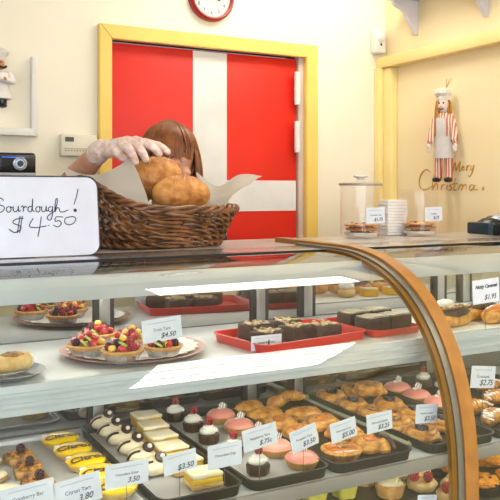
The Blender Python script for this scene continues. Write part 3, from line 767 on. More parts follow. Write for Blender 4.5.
# big plate of fruit tarts
pc = (.548, 1.512)
b = BM(); lathe(b, [(.08, 0), (.11, .004), (.146, .011), (.148, .0125), (.145, .0128), (.108, .0065), (0, .0055)], 64)
tag(obj('plate', b, plate_m, None, True, 50, (pc[0], pc[1], U)), 'wide pinkish plate under the fruit tarts', 'plate')
b = BM(); lathe(b, [(.112, 0), (.132, .006), (.131, .0066), (.110, .0008), (0, .0008)], 96, None, (24, .03))
tag(obj('doily', b, paper_m, None, True, 50, (pc[0], pc[1], U+.0085)), 'white scalloped paper doily between the plate and fruit tarts', 'doily')
FZ = U+.0098
def fruit_tart(label, p, seed, sc=1):
    t = thing('fruit_tart', label, 'fruit tart', p, 0, 'fruit tarts on the plate'); t.scale = (sc,)*3
    b_ = BM(); lathe(b_, [(.029, 0), (.037, .016), (.0385, .0165), (.0365, .0155), (.0285, .0012), (0, .0012)], 72, None, (30, .02)); obj('foil_cup', b_, foil_m, t)
    b_ = BM(); lathe(b_, [(.034, .012), (.0405, .018), (.0415, .0215), (.038, .0235), (.034, .021), (0, .02)], 48, None, (16, .02)); obj('crust', b_, short_m, t)
    rnd = random.Random(seed); kinds = ['strawberry', 'blackberry', 'mango_slice', 'kiwi_slice', 'strawberry', 'raspberry', 'mango_slice', 'blackberry', 'strawberry']
    spots = [(.026*math.cos(a), .026*math.sin(a), .027) for a in [2*PI*i/8 + seed for i in range(10)]] + [(.014*math.cos(a), .014*math.sin(a), .034) for a in [2*PI*i/6+.4+seed for i in range(6)]] + [(.002, .003, .041)]
    for i, s in enumerate(spots):
        kd = kinds[(i*2+seed*3 + rnd.randint(0, 1)) % 9]; b2 = BM()
        if kd == 'strawberry':
            lathe(b2, [(0, -.0095), (.0044, -.007), (.0078, .001), (.0072, .005), (.0035, .0075), (0, .008)], 12, Matrix.Translation(s) @ Matrix.Rotation(rnd.uniform(1, 2.6), 4, 'Y') @ Matrix.Rotation(rnd.uniform(0, 6), 4, 'X')); m_ = straw_m
        elif kd in ('blackberry', 'raspberry'):
            berry(b2, s, .0072, i); m_ = blackb_m if kd == 'blackberry' else rasp_m
        elif kd == 'kiwi_slice':
            lathe(b2, [(0, -.0022), (.0095, -.0022), (.0098, .0022), (0, .0022)], 14, Matrix.Translation(s) @ Matrix.Rotation(rnd.uniform(.4, 1.0), 4, 'Y') @ Matrix.Rotation(rnd.uniform(0, 6), 4, 'Z')); m_ = kiwi_m
        else:
            blob(b2, s, (.008, .0065, .0065), i, .2, 2, 2); m_ = mango_m
        obj(kd, b2, m_, t)
    return t
fruit_tart('fruit tart at the left of the plate', (.447, 1.494, FZ), 1)
fruit_tart('fruit tart at the front of the plate, left of its price tag', (.490, 1.412, FZ), 2)
fruit_tart('fruit tart on the plate, in front of its price tag', (.575, 1.418, FZ), 4, .96)
fruit_tart('fruit tart in the middle of the plate, behind the front tarts', (.545, 1.515, FZ), 3)
fruit_tart('fruit tart at the rear of the plate', (.50, 1.60, FZ), 5)
# small plate with cream slices at the left edge
q = (.275, 1.425)
b = BM(); lathe(b, [(.042, 0), (.055, .003), (.070, .012), (.071, .013), (.069, .0134), (.054, .006), (0, .005)], 48)
tag(obj('plate', b, bluepl_m, None, True, 50, (q[0], q[1], U)), 'small grey plate holding a cream roll at the shelf edge', 'plate')
t = thing('cream_roll', 'cream-filled roll on the small grey plate', 'pastry', (q[0]+.012, q[1], U+.0065), .3)
b = BM(); tube(b, [(-.035, 0, .018), (-.03, 0, .018), (.03, 0, .018), (.035, 0, .018)], [.012, .017, .017, .012], 18); obj('pastry', b, pale_p, t)
b = BM(); blob(b, (.036, 0, .018), (.009, .012, .012), 2, .15, 2, 3); obj('cream_filling', b, cream_m, t)
b = BM(); blob(b, (0, 0, .031), (.028, .012, .007), 6, .25, 3, 3); obj('brown_topping', b, nut_m, t)
# red trays with brownies
rt = (.905, 1.478); rr_ = .14
tr = tray(rt[0]-.152, rt[0]+.152, 'red tray holding nut brownies behind the printed tag', red_pl, rt[1]-.10, rt[1]+.10, D1, .02, 'red_tray', rr_)
def brownie(w_, d_, h_, top):
    t = thing('brownie', 'x', 'brownie', group='nut brownies in the red tray')
    b_ = BM(); bx(b_, -w_/2, w_/2, -d_/2, d_/2, 0, h_, .004); bmesh.ops.subdivide_edges(b_, edges=b_.edges[:], cuts=2, use_grid_fill=True)
    for v in b_.verts: v.co += Vector((noise.noise(v.co*80), noise.noise(v.co*80+Vector((3, 0, 0))), (noise.noise(v.co*70+Vector((0, 5, 0))) if v.co.z > .003 else 0)))*.003
    obj('crumb', b_, brown_m, t)
    b_ = BM(); rnd = random.Random(9)
    for i in range(22): blob(b_, (rnd.uniform(-.42, .42)*w_, rnd.uniform(-.42, .42)*d_, h_+.001+rnd.uniform(0, .003)), (.006, .0045, .003), i, .25, 2, 1, None, Matrix.Rotation(rnd.uniform(0, 3), 3, 'Z'))
    obj('topping', b_, top, t); return t
br = brownie(.066, .05, .033, mat('pale_walnuts', '#dcc397', .6, col2='#8f6a42', scale=60))
cr, sr = math.cos(rr_), math.sin(rr_)
loc = lambda x, y, dz=0: Vector((rt[0]+x*cr-y*sr, rt[1]+x*sr+y*cr, U+.003+dz))
row(br, True, [loc(-.095, -.035), loc(-.002, -.02), loc(.058, -.045), loc(.02, .045), loc(-.06, .05)],
    ['nut brownie alone at the left end of the red tray', 'nut brownie in the middle of the red tray, behind its tag', 'nut brownie at the front of the red tray, right of the tag', 'nut brownie at the back of the red tray, right side', 'nut brownie at the back of the red tray, left side'], [.5, .25, .0, .3, .1])
r2 = (1.176, 1.505)
tray(r2[0]-.104, r2[0]+.052, 'second red tray, with iced brownies, passing behind the wooden arch', red_pl, r2[1]-.105, r2[1]+.105, D1, .016, 'red_tray', .06)
def iced_brownie():
    t = thing('iced_brownie', 'x', 'brownie', group='dark brownies with pale icing')
    b_ = BM(); bx(b_, -.034, .034, -.026, .026, 0, .036, .003); obj('crumb', b_, brown_m, t)
    b_ = BM(); bx(b_, -.031, .031, -.024, .024, .0355, .040, .002); bmesh.ops.subdivide_edges(b_, edges=b_.edges[:], cuts=3, use_grid_fill=True)
    for v in b_.verts: v.co += Vector((noise.noise(v.co*90)*.004, noise.noise(v.co*90+Vector((2, 0, 0)))*.004, noise.noise(v.co*120)*.0018))
    obj('pale_icing', b_, mat('almond_icing', '#cfc3a0', .5, col2='#8d8060', scale=60), t)
    return t
row(iced_brownie(), True, [Vector((1.113, 1.452, U+.003)), Vector((1.183, 1.46, U+.003)), Vector((1.118, 1.53, U+.003)), Vector((1.188, 1.54, U+.003))],
    ['dark brownie with pale icing, front left of the second red tray', 'dark brownie with pale icing, front right beside the arch', 'dark brownie with pale icing, back left of the second red tray', 'dark brownie with pale icing, back right of the second red tray'], [.1, .12, .05, .1])

# right case, upper shelf : eclairs
b = BM(); bx(b, 1.235, 1.85, 1.365, 1.58, U, U+.004, .0015)
tag(obj('serving_board', b, white_lam), 'white serving board under the eclairs in the right case', 'board')
def eclair(label, p, rz, top, m_top, grp, sprinkle=False):
    t = thing('eclair', label, 'eclair', p, rz, grp)
    b_ = BM(); pp = [(-.070+.140*i/20, 0, .020) for i in range(21)]
    tube(b_, pp, [max(.004, .0225*(1-abs(i/10-1)**4)**.5) for i in range(21)], 16)
    for v in b_.verts: v.co.z = max(v.co.z, .001)
    obj('choux_pastry', b_, gold_p, t)
    b_ = BM(); blob(b_, (0, 0, .030), (.067, .0225, .0165), 7, .06, 3, 3); obj(top, b_, m_top, t)
    if sprinkle:
        b_ = BM(); rnd = random.Random(4)
        for i in range(40): blob(b_, (rnd.uniform(-.056, .056), rnd.uniform(-.014, .014), .0470), (.005, .0035, .003), i, .3, 2, 1)
        obj('nut_pieces', b_, nut_m, t)
    return t
EU = U+.0045
eclair('nut-covered eclair nearest the arch on the right upper shelf', (1.325, 1.412, EU), .22, 'caramel_glaze', brown_m, None, True)
eclair('chocolate-glazed eclair below the Nutty Caramel tag', (1.462, 1.462, EU), .15, 'chocolate_glaze', choc_m, None)
eclair('plain golden eclair in front of the chocolate-glazed eclair', (1.475, 1.40, EU), .1, 'caramel_glaze', orange_f, None)
eclair('chocolate-glazed eclair at the far end of the serving board', (1.62, 1.46, EU), .1, 'chocolate_glaze', choc_m, None)
t = thing('cream_puff', 'cream-topped puff beside the arch on the right upper shelf', 'pastry', (1.40, 1.52, EU))
b = BM(); blob(b, (0, 0, .015), (.028, .028, .017), 3, .1, 2, 3, -.014); obj('choux_pastry', b, pale_p, t)
b = BM(); blob(b, (0, 0, .034), (.024, .024, .014), 5, .2, 3, 3); obj('whipped_cream', b, cream_m, t)
for (x, y, s) in ((1.475, 1.535, 'next to the cream-topped puff'), (1.56, 1.54, 'behind the chocolate-glazed eclair')):
    t = thing('lemon_wedge', 'pale yellow wedge of cake ' + s, 'cake', (x, y, EU), .4)
    b = BM(); prism(b, [(-.03, -.015), (.03, -.008), (.025, .02), (-.02, .018)], .022); bmesh.ops.bevel(b, geom=b.edges[:], offset=.003, segments=2, affect='EDGES'); obj('sponge', b, curd_m, t)
    b = BM(); prism(b, [(-.028, -.013), (.028, -.006), (.023, .018), (-.018, .016)], .004, Matrix.Translation((0, 0, .0222))); obj('icing', b, ivory_m, t)
# right case, lower shelf : iced croissants
for i, (x, y, rz, s) in enumerate(((1.378, 1.318, .25, 'at the front beside the arch'), (1.392, 1.398, .1, 'second from the front beside the arch'), (1.51, 1.34, .25, 'at the front, away from the arch'), (1.515, 1.44, -.1, 'second from the front, away from the arch'), (1.585, 1.545, .1, 'third from the front, away from the arch'))):
    croissant('golden croissant with white icing drizzle, ' + s, (x, y, PT2), rz, 1.12, True, 'iced croissants', i)
# right case, bottom deck : orange cookies in a dark tray
BZ = Z(D3)+.0006
tray(1.305, 1.75, 'black tray of orange cookies on the bottom deck of the right case', tray_m, 1.28, 1.66, D3, .02)
def ocookie():
    t = thing('orange_cookie', 'x', 'cookie', group='chunky orange cookies')
    b_ = BM(); blob(b_, (0, 0, .010), (.05, .046, .013), 5, .22, 5, 4, -.009); obj('cookie', b_, orange_p, t)
    b_ = BM(); rnd = random.Random(2)
    for i in range(7): a = rnd.uniform(0, 6.28); r = rnd.uniform(.008, .034); blob(b_, (r*math.cos(a), r*math.sin(a), .0215), (.006, .005, .003), i, .2, 2, 1)
    obj('chocolate_chips', b_, choc_m, t); return t
oc = ocookie()
row(oc, True, [Vector((1.36, 1.36, BZ+.003)), Vector((1.46, 1.345, BZ+.003)), Vector((1.37, 1.47, BZ+.003)), Vector((1.475, 1.455, BZ+.003)), Vector((1.385, 1.57, BZ+.003)), Vector((1.49, 1.565, BZ+.003)), Vector((1.57, 1.36, BZ+.003)), Vector((1.46, 1.40, BZ+.028)), Vector((1.475, 1.52, BZ+.028))],
    ['chunky orange cookie, front left of its tray', 'chunky orange cookie, front row, second from the arch', 'chunky orange cookie, second row by the arch', 'chunky orange cookie, second row, second from the arch', 'chunky orange cookie, back row by the arch', 'chunky orange cookie, back row, second from the arch', 'chunky orange cookie, front row, third from the arch', 'chunky orange cookie stacked on top, toward the front', 'chunky orange cookie stacked on top, toward the back'],
    [0, 1, 2, 3, 4, 5, 1.5, 2.2, 3.4], [.9]*9)
# left case, bottom deck : cups, banana tarts, cream puffs
b = BM(); bx(b, .60, 1.085, 1.30, 1.72, BZ, BZ+.003); tag(obj('serving_board', b, mat('olive_board', '#4b4a33', .5)), 'olive board under the pastries on the bottom deck', 'board')
def paper_cup(label, p, rz):
    t = thing('paper_cup_cake', label, 'cake', p, rz, 'cakes in yellow paper cups')
    b_ = BM(); lathe(b_, [(.025, 0), (.034, .042), (.0335, .042), (.024, .002), (0, .002)], 40, None, (5, .10)); obj('paper_cup', b_, cap_y, t)
    b_ = BM(); blob(b_, (0, 0, .034), (.026, .026, .012), 4, .15, 3, 3); obj('cake', b_, pale_p, t); return t
pcup = paper_cup('x', (0, 0, 0), 0)
row(pcup, True, [Vector((x, y, BZ+.0036)) for x, y in ((.875, 1.465), (.955, 1.455), (1.035, 1.455), (.915, 1.545), (.995, 1.54))],
    ['yellow paper cup cake, leftmost in the front row of the bottom deck', 'yellow paper cup cake, middle of the front row of the bottom deck', 'yellow paper cup cake, right end of the front row of the bottom deck', 'yellow paper cup cake, left one in the second row', 'yellow paper cup cake, right one in the second row'])
def banana_tart(label, p):
    t = thing('banana_tart', label, 'tart', p, 0, 'banana tarts on the bottom deck')
    fluted_shell(.036, .03, short_m, t)
    b_ = BM(); blob(b_, (0, 0, .028), (.03, .03, .012), 6, .15, 3, 3); obj('cream', b_, ivory_m, t)
    for i in range(4):
        b_ = BM(); lathe(b_, [(0, -.0025), (.011, -.0025), (.0115, .0025), (0, .0025)], 18, Matrix.Translation((.014*math.cos(i*1.6), .014*math.sin(i*1.6), .043)) @ Matrix.Rotation(.6, 4, 'X') @ Matrix.Rotation(i*.5, 4, 'Y')); obj('banana_slice', b_, banana_m, t)
    return t
banana_tart('banana tart at the front, right of the yellow paper cups', (1.132, 1.412, BZ+.0006))
banana_tart('banana tart behind the other banana tart', (1.128, 1.50, BZ+.0006))
def raspuff(label, p, rz):
    t = thing('raspberry_puff', label, 'pastry', p, rz, 'cream puffs with raspberries')
    b_ = BM(); blob(b_, (0, 0, .018), (.036, .033, .020), 3, .12, 2.5, 3, -.017); obj('choux_base', b_, pale_p, t)
    b_ = BM(); pp = [(.020*(1-i/50)*math.cos(i*.38), .020*(1-i/50)*math.sin(i*.38), .038+.022*i/50) for i in range(50)]
    tube(b_, pp, .008, 8); sph(b_, (0, 0, .04), .02, 12, 8); obj('cream_swirl', b_, mat('golden_cream', '#efdca4', .5, col2='#d5a85a', scale=60), t)
    for a in (-2.75, -1.65):
        b_ = BM(); berry(b_, (.03*math.cos(a), .028*math.sin(a), .043), .0105, 3); obj('raspberry', b_, rasp_m, t)
    return t
rp = raspuff('x', (0, 0, 0), 0)
row(rp, True, [Vector((1.207, 1.485, BZ+.0006)), Vector((1.212, 1.395, BZ+.0006)), Vector((1.226, 1.312, BZ+.0006)), Vector((1.17, 1.585, BZ+.0006))],
    ['raspberry cream puff behind the middle one, left of the arch', 'raspberry cream puff in the middle of its row, beside the arch', 'raspberry cream puff at the front of its row, right behind the arch', 'raspberry cream puff at the back of its row'], [0, -.1, .1, .2])
place_tag(427, 501, 1.262, 24, 12, -.08, 'Cream Puff', '', 'white tag at the bottom in front of the raspberry cream puffs', Z(D3)+.0005)

#=====================================================================
# ON THE WORKTOP : SIGN, STEREO, BASKET, BREAD, JARS, BAG
#=====================================================================
T0 = Z(TOP)+.0005
# sign : leaning board, standing on the front strip
sg_y = aty(90, 255, 1.0); base = atz(90, 255.5, TOP); SYB = base.y; T0 += .0016
lean = math.radians(8)
org = Vector((0, SYB, T0)); Rl = Matrix.Rotation(-lean, 4, 'X')
def sign_pt(px, py):            # meeting point of the pixel's ray with the sign's front face, in sign coordinates
    n = Rl.to_3x3() @ Vector((0, -1, 0)); d = ray(px, py); o = Vector((0, 0, EYE))
    s = (org-o).dot(n)/d.dot(n); p = o+d*s
    return (Matrix.Translation(org) @ Rl).inverted() @ p
tl = sign_pt(88, 177.5); rt_ = sign_pt(98.2, 220); HS = tl.z; XR = rt_.x; XL = XR-.335
sign = thing('sign_board', 'white handwritten sourdough sign with rounded corners, leaning left of the basket', 'sign', org); sign.rotation_euler = (-lean, 0, 0)
def rr_board(name, grow, y0, y1, m):
    bm = BM(); o = [(x+(XL+XR)/2, y+HS/2+grow*.5) for x, y in rrect(XR-XL+grow*2, HS+grow, .026, 8)]
    prism(bm, o, y1-y0, Matrix(((1, 0, 0, 0), (0, 0, 1, y0), (0, 1, 0, 0), (0, 0, 0, 1)))); return obj(name, bm, m, sign, True, 30)
rr_board('white_panel', 0, 0, .003, mat('white_board_gloss', '#dee1f2', .25, scale=10)); rr_board('dark_backing', .004, .0031, .010, mat('charcoal_edge', '#2a2a30', .4))
strokes = [
 [(15, 232), (5, 222), (-12, 224), (-22, 238), (-10, 250), (8, 252), (18, 262), (10, 277), (-8, 281), (-22, 272)],
 [(38, 255), (28, 262), (28, 275), (38, 280), (46, 270), (42, 257), (52, 262)],
 [(55, 255), (56, 272), (64, 278), (74, 270), (76, 254), (78, 276), (86, 272)],
 [(88, 258), (94, 254), (98, 262), (96, 278), (99, 262), (106, 256), (111, 262)],
 [(132, 256), (120, 258), (116, 270), (124, 278), (132, 270), (136, 224), (135, 268), (144, 277)],
 [(158, 256), (150, 262), (150, 274), (160, 279), (167, 268), (162, 257), (172, 260)],
 [(174, 256), (174, 272), (182, 278), (190, 270), (192, 254), (194, 275), (200, 272)],
 [(214, 257), (204, 260), (202, 272), (210, 278), (218, 268), (219, 256), (218, 290), (212, 310), (202, 312), (196, 302), (206, 290), (224, 278)],
 [(226, 278), (238, 244), (238, 224), (232, 230), (228, 278), (236, 264), (245, 262), (249, 276), (262, 279), (284, 270)],
 [(325, 183), (318, 215), (308, 248)],
 [(98, 306), (80, 306), (58, 314), (56, 326), (76, 334), (88, 344), (78, 358), (58, 364), (38, 350)],
 [(84, 296), (72, 366)], [(93, 296), (82, 366)],
 [(138, 305), (122, 338), (150, 344), (194, 337)], [(172, 298), (165, 345), (158, 382)],
 [(201, 334), (205, 336)],
 [(262, 300), (234, 300), (230, 318), (246, 315), (255, 327), (242, 341), (222, 334)],
 [(288, 300), (272, 306), (270, 322), (284, 332), (306, 326), (316, 308), (304, 298), (286, 301)]]
b = BM()
for i, st in enumerate(strokes):
    P = [sign_pt(x/4.165, 145+y/4.165) for x, y in st]
    P = [Vector((p.x, -.0004, p.z)) for p in P]; tube(b, spline(P, 5), .00115, 6)
obj('handwriting', b, ink_m, sign)
b = BM(); p = sign_pt(313/4.165, 145+272/4.165); sph(b, (p.x, -.0004, p.z), .0042, 14, 8, (1, .25, 1)); obj('exclamation_dot', b, mat('maroon_marker', '#4c1230', .5), sign)
T0 -= .0016
# stereo
p = aty(36, 153, 1.98); st = thing('stereo', 'black stereo with blue display, half hidden behind the sign', 'stereo', (p.x-.16, 1.98, T0), -.02)
HST = p.z - T0
b = BM(); bx(b, -.16, .16, 0, .13, .006, HST, .008, 3); obj('body', b, mat('stereo_black', '#1c1d22', .25, scale=12), st)
b = BM(); bx(b, -.157, .157, -.006, .0, HST-.048, HST-.006, .002); obj('black_fascia', b, black_pl, st)
b = BM(); bx(b, -.157, .157, -.007, .0, .012, HST-.05, .002); obj('grey_fascia', b, mat('grey_stereo_front', '#8c8d94', .35, .3), st)
b = BM(); bx(b, -.03, .074, -.0075, -.006, HST-.036, HST-.014); obj('display', b, mat('dark_lcd', '#12161c', .15), st)
b = BM()
for s in range(3): bx(b, .075, .13, -.0072, -.006, HST-.014-s*.0+.001, HST-.011)
obj('blue_light_strip', b, emit('blue_glow', '#2d63c8', 1.2), st)
b = BM(); lathe(b, [(.016, 0), (.017, .006), (.013, .008), (.011, .006), (0, .006)], 24, Matrix.Translation((.118, -.006, HST-.028)) @ Matrix.Rotation(PI/2, 4, 'X')); obj('silver_dial', b, mat('silver_ring', '#b9c0cc', .25, .6), st)
b = BM(); lathe(b, [(.008, 0), (.008, .0095), (0, .0095)], 18, Matrix.Translation((.118, -.006, HST-.028)) @ Matrix.Rotation(PI/2, 4, 'X')); obj('dial_centre', b, black_pl, st)
b = BM()
for i in range(6): bx(b, .0+.018*i, .012+.018*i, -.010, -.006, HST-.064, HST-.057, .001)
bx(b, .128, .133, -.010, -.006, HST-.062, HST-.057); obj('buttons', b, black_pl, st)
b = BM()
for x in (-.13, .13): bx(b, x-.01, x+.01, .02, .11, 0, .006)
obj('feet', b, black_rub, st)

# wicker basket
BC = (.785, 1.985); bk = thing('wicker_basket', 'brown wicker bread basket in front of the woman', 'basket', (BC[0], BC[1], T0))
def rimz(a): return .104 + .055*max(0, math.cos(a-.42))**40 + .078*max(0, -math.cos(a))**1.7
def bpt(a, h, off=0):            # h in 0..1 up the side
    A = .168+.045*h**1.1; Bm = .098+.037*h**1.1; e = .62
    ca, sa = math.cos(a), math.sin(a)
    x = math.copysign(abs(ca)**e, ca)*(A+off); y = math.copysign(abs(sa)**e, sa)*(Bm+off)
    return Vector((x, y, .004+(rimz(a)-.004)*h))
b = BM(); NS = 28; NR = 6
for r in range(NR):
    for q_ in range(2):          # two strands twisting round each other past every stake
        pts_ = []
        for i in range(NS*8):
            a = 2*PI*i/(NS*8); ph = i/8*PI + (r % 2)*PI/2 + q_*PI
            p = bpt(a, (r+.5)/NR*.95, .0075*math.sin(ph)); p.z += .0058*math.cos(ph); pts_.append(p)
        tube(b, pts_, .0047, 8, True)
obj('woven_side', b, wicker_m, bk)
for k in range(NS):
    b = BM(); a = 2*PI*k/NS; tube(b, [bpt(a+.06*h, h*.96, 0) for h in (0, .25, .5, .75, 1)], .0034, 6); obj('stake', b, wicker_shade_m, bk)
b = BM()
for s in range(3):
    pts_ = []
    for i in range(240):
        a = 2*PI*i/240; tw = a*13+s*2*PI/3; p = bpt(a, 1.0, .002+.0070*math.cos(tw)); p.z += .0070*math.sin(tw); pts_.append(p)
    tube(b, pts_, .0052, 7, True)
obj('braided_rim', b, wicker_m, bk)
b = BM(); lathe(b, [(0, 0), (.97, 0), (1, .003), (.97, .006), (0, .006)], 48)
for v in b.verts: v.co.x *= .165; v.co.y *= .096
obj('bottom', b, wicker_m, bk)
# paper sheets in the basket, folded over the rim
def sheet(name, rows, label, thick=.0007):
    b_ = BM(); K = 6; G = []
    cur = [spline(r_, K) for r_ in rows]; n = len(cur[0]); full = []
    for j in range(n): full.append(spline([c[j] for c in cur], K))
    V = [[b_.verts.new(p + Vector((noise.noise(p*22)*.003, noise.noise(p*22+Vector((5, 0, 0)))*.003, noise.noise(p*18+Vector((0, 8, 0)))*.003))) for p in colm] for colm in full]
    for i in range(len(V)-1):
        for j in range(len(V[0])-1): b_.faces.new((V[i][j], V[i+1][j], V[i+1][j+1], V[i][j+1]))
    bmesh.ops.solidify(b_, geom=b_.faces[:], thickness=thick)
    return tag(obj(name, b_, tissue_m, None, True, 60), label, 'paper')
A_ = aty
sheet('paper_sheet', [
  [A_(58, 161, 2.00), A_(76, 172, 1.985), A_(103, 173, 1.97), A_(131, 158, 1.965)],
  [A_(72, 184, 1.98), A_(88, 184, 1.96), A_(115, 184, 1.945), A_(141, 180, 1.935)],
  [A_(85, 204, 1.94), A_(104, 203, 1.925), A_(125, 205, 1.915), A_(149, 206, 1.905)],
  [A_(98, 228, 1.95), A_(112, 230, 1.94), A_(130, 231, 1.93), A_(150, 231, 1.93)]],
  'white paper sheet sticking up at the left of the basket')
sheet('paper_sheet', [
  [A_(196, 172, 2.06), A_(218, 186, 2.06), A_(240, 174, 2.05), A_(262, 176, 2.04)],
  [A_(198, 186, 2.03), A_(216, 196, 2.01), A_(234, 190, 2.0), A_(248, 185, 1.99)],
  [A_(202, 200, 1.98), A_(214, 203, 1.97), A_(224, 199, 1.96), A_(232, 196, 1.95)],
  [A_(200, 222, 1.97), A_(209, 222, 1.965), A_(215, 220, 1.96), A_(221, 218, 1.95)]],
  'white paper sheet sticking out at the right of the basket')
# loaves
def loaf(label, c, rad, rot, seed):
    t = thing('bread_loaf', label, 'bread', c, rot)
    b_ = BM(); blob(b_, (0, 0, 0), rad, seed, .05, 1.3, 5)
    for v in b_.verts:
        k = v.co.copy(); v.co += k.normalized()*(.0034*abs(noise.noise(Vector((k.x*22+k.y*18, k.y*75-k.x*30, k.z*45))))+.0016*noise.noise(k*120))
    obj('crust', b_, crust_m, t)
    b_ = BM()
    for i in range(3):
        x0 = -.03+.03*i; pp = []
        for j in range(9):
            x = x0+.006*j-.02; y = -.035+.0065*j; q_ = max(0, 1-(x/rad[0])**2-(y/rad[1])**2); pp.append((x, y, rad[2]*math.sqrt(q_)*.985))
        tube(b_, pp, [.0006+.0028*math.sin(PI*j/8) for j in range(9)], 8)
    obj('score_marks', b_, mat('pale_score', '#dfae70', .7, col2='#c98d4a', scale=50, bump=.4), t)
    return t
pl = A_(157, 178, 2.045); loaf('round bread loaf under the gloved hand, behind the front loaf', pl, (.080, .055, .060), .2, 3)
pl = A_(181.5, 194, 1.938); loaf('round bread loaf at the front of the basket', pl, (.090, .049, .050), .25, 8)
# cookie jars
def jar(label, x, y, r, h, ncook, lid, tagtxt, tagpx, grp):
    t = thing('cookie_jar', label, 'jar', (x, y, T0))
    b_ = BM(); lathe(b_, [(0, .001), (r*.93, .001), (r, .008), (r, h-.012), (r*1.02, h-.008), (r*1.02, h-.004), (r*.965, h-.004), (r*.96, .010), (r*.9, .006), (0, .006)], 48); obj('jar_body', b_, clear_m, t)
    b_ = BM()
    if lid == 'knob':
        lathe(b_, [(r*1.06, h-.006), (r*1.07, h+.004), (r*1.0, h+.007), (r*.28, h+.009), (r*.22, h+.016), (0, h+.018)], 48); l = obj('lid', b_, clear_m, t)
        b_ = BM(); lathe(b_, [(.012, h+.016), (.012, h+.022), (.022, h+.024), (.024, h+.028), (.02, h+.032), (0, h+.033)], 24); obj('lid_knob', b_, mat('frosted_knob', '#dcd4ce', .25), l)
        b_ = BM(); lathe(b_, [(r*1.065, h-.003), (r*1.085, h), (r*1.085, h+.003), (r*1.065, h+.005)], 48, cap=False); obj('lid_band', b_, mat('silver_band', '#b5aaa0', .3, .6), l)
    else:
        lathe(b_, [(r*1.0, h-.003), (r*1.05, h-.002), (r*1.06, h+.005), (r*1.02, h+.007), (0, h+.008)], 48); obj('lid', b_, clear_m, t)
    k = tagpx
    p_ = aty(k[0], k[1], y-r*1.04)
    place_tag(k[0], k[1], y-r*1.04, k[2], k[3], -.04, tagtxt[0], tagtxt[1], 'white price tag on the %s' % tagtxt[2], p_.z-.02, pick=False)
    return t
def jcookie(m):
    t = thing('jar_cookie', 'x', 'cookie', group='cookies inside the jars')
    b_ = BM(); blob(b_, (0, 0, .006), (.052, .052, .007), 3, .14, 4, 4, -.005); obj('cookie', b_, m, t)
    b_ = BM(); rnd = random.Random(6)
    for i in range(7): a = rnd.uniform(0, 6.28); r = rnd.uniform(.006, .044); blob(b_, (r*math.cos(a), r*math.sin(a), .0115), (.005, .004, .003), i, .2, 2, 1)
    obj('chocolate_chips', b_, choc_m, t); return t
j1 = atz(362.5, 238.5, TOP); j2 = atz(422.5, 236.5, TOP)
J1 = (j1.x+.026, j1.y+.045); J2 = (j2.x+.026, j2.y+.045)
jar('clear cookie jar with a knobbed lid, left of the pair', J1[0], J1[1], .066, .172, 3, 'knob', ('Chocolate Chip', '$1.75', 'left cookie jar, the one with the knobbed lid'), (375.5, 215.5, 22, 16), None)
jar('clear cookie jar with a flat lid, right of the pair', J2[0], J2[1], .064, .152, 3, 'flat', ('Cookie', '$.75', 'right cookie jar, the one with the flat lid'), (433.5, 214, 21, 14), None)
ck_m = mat('brown_cookie', '#dba468', .6, col2='#b57a40', scale=50, bump=.5, bscale=90)
b = BM(); lathe(b, [(0, 0), (.048, 0), (.055, .010), (.0545, .0105), (.047, .001), (0, .001)], 40, None, (9, .04))
tag(obj('paper_case', b, paper_m, None, True, 50, (J2[0], J2[1], T0+.0065)), 'white paper liner under the cookies in the right jar', 'paper')
b = BM(); lathe(b, [(0, 0), (.048, 0), (.055, .010), (.0545, .0105), (.047, .001), (0, .001)], 40, None, (7, .04))
tag(obj('paper_case', b, paper_m, None, True, 50, (J1[0], J1[1], T0+.0065)), 'white paper liner under the cookies in the left jar', 'paper')
jc = jcookie(ck_m); zc = T0+.0075
row(jc, True, [Vector((J1[0], J1[1], zc)), Vector((J1[0]+.002, J1[1]-.002, zc+.0135)), Vector((J1[0]-.001, J1[1], zc+.027)), Vector((J2[0], J2[1], zc)), Vector((J2[0]+.003, J2[1], zc+.0135)), Vector((J2[0]-.003, J2[1], zc+.027))],
    ['chocolate chip cookie, lowest in the left jar', 'chocolate chip cookie, middle of the stack in the left jar', 'chocolate chip cookie, topmost in the left jar', 'brown cookie, lowest in the right jar', 'brown cookie, middle of the stack in the right jar', 'brown cookie, topmost in the right jar'], [0, 1, 2, 3, 4, 5], [.9, 1, 1, .9, .98, .98])
# stack of white paper bags behind the jars
p0 = aty(385, 200, 2.09); p1 = aty(403, 236, 2.09)
sx = (p0.x+p1.x)/2+.006; hstack = p0.z-T0
b = BM()
for i in range(12):
    z0 = hstack*i/12; bx(b, sx-.042+random.uniform(-.002, .002), sx+.042+random.uniform(-.003, .003), 2.078, 2.136, T0+z0+.0006, T0+hstack*(i+1)/12, .002)
tag(obj('paper_stack', b, paper_m), 'stack of white folded paper between the two cookie jars', 'paper')
# black and silver bag
p0 = atz(472, 238, TOP)
bag = thing('foil_bag', 'black and white foil bag lying on the worktop by the right wall', 'bag', (p0.x+.225, p0.y+.06, T0))
b = BM(); blob(b, (0, 0, .034), (.135, .055, .036), 5, .12, 1.6, 4, -.032)
for v in b.verts:
    v.co.z += .003*noise.noise(v.co*40); v.co.z = max(v.co.z, .0005)
    if v.co.x < -.09: v.co.y *= 1.15
obj('bag_body', b, mat('black_foil', '#0e1a24', .25, scale=14), bag)
b = BM(); blob(b, (.015, -.012, .050), (.112, .046, .031), 5, .14, 1.8, 4); obj('silver_panel', b, mat('silver_foil', '#d8d9de', .3, .35, col2='#9b9ea8', scale=28, bump=.5, bscale=30), bag)
b = BM()
for i in range(3): bx(b, -.10, -.06+.01*i, -.0635, -.055, .026+.008*i, .029+.008*i)
b.free()
b = BM(); bx(b, -.142, -.118, -.05, .05, .006, .046, .006); obj('folded_end', b, mat('teal_foil', '#12303f', .3), bag)

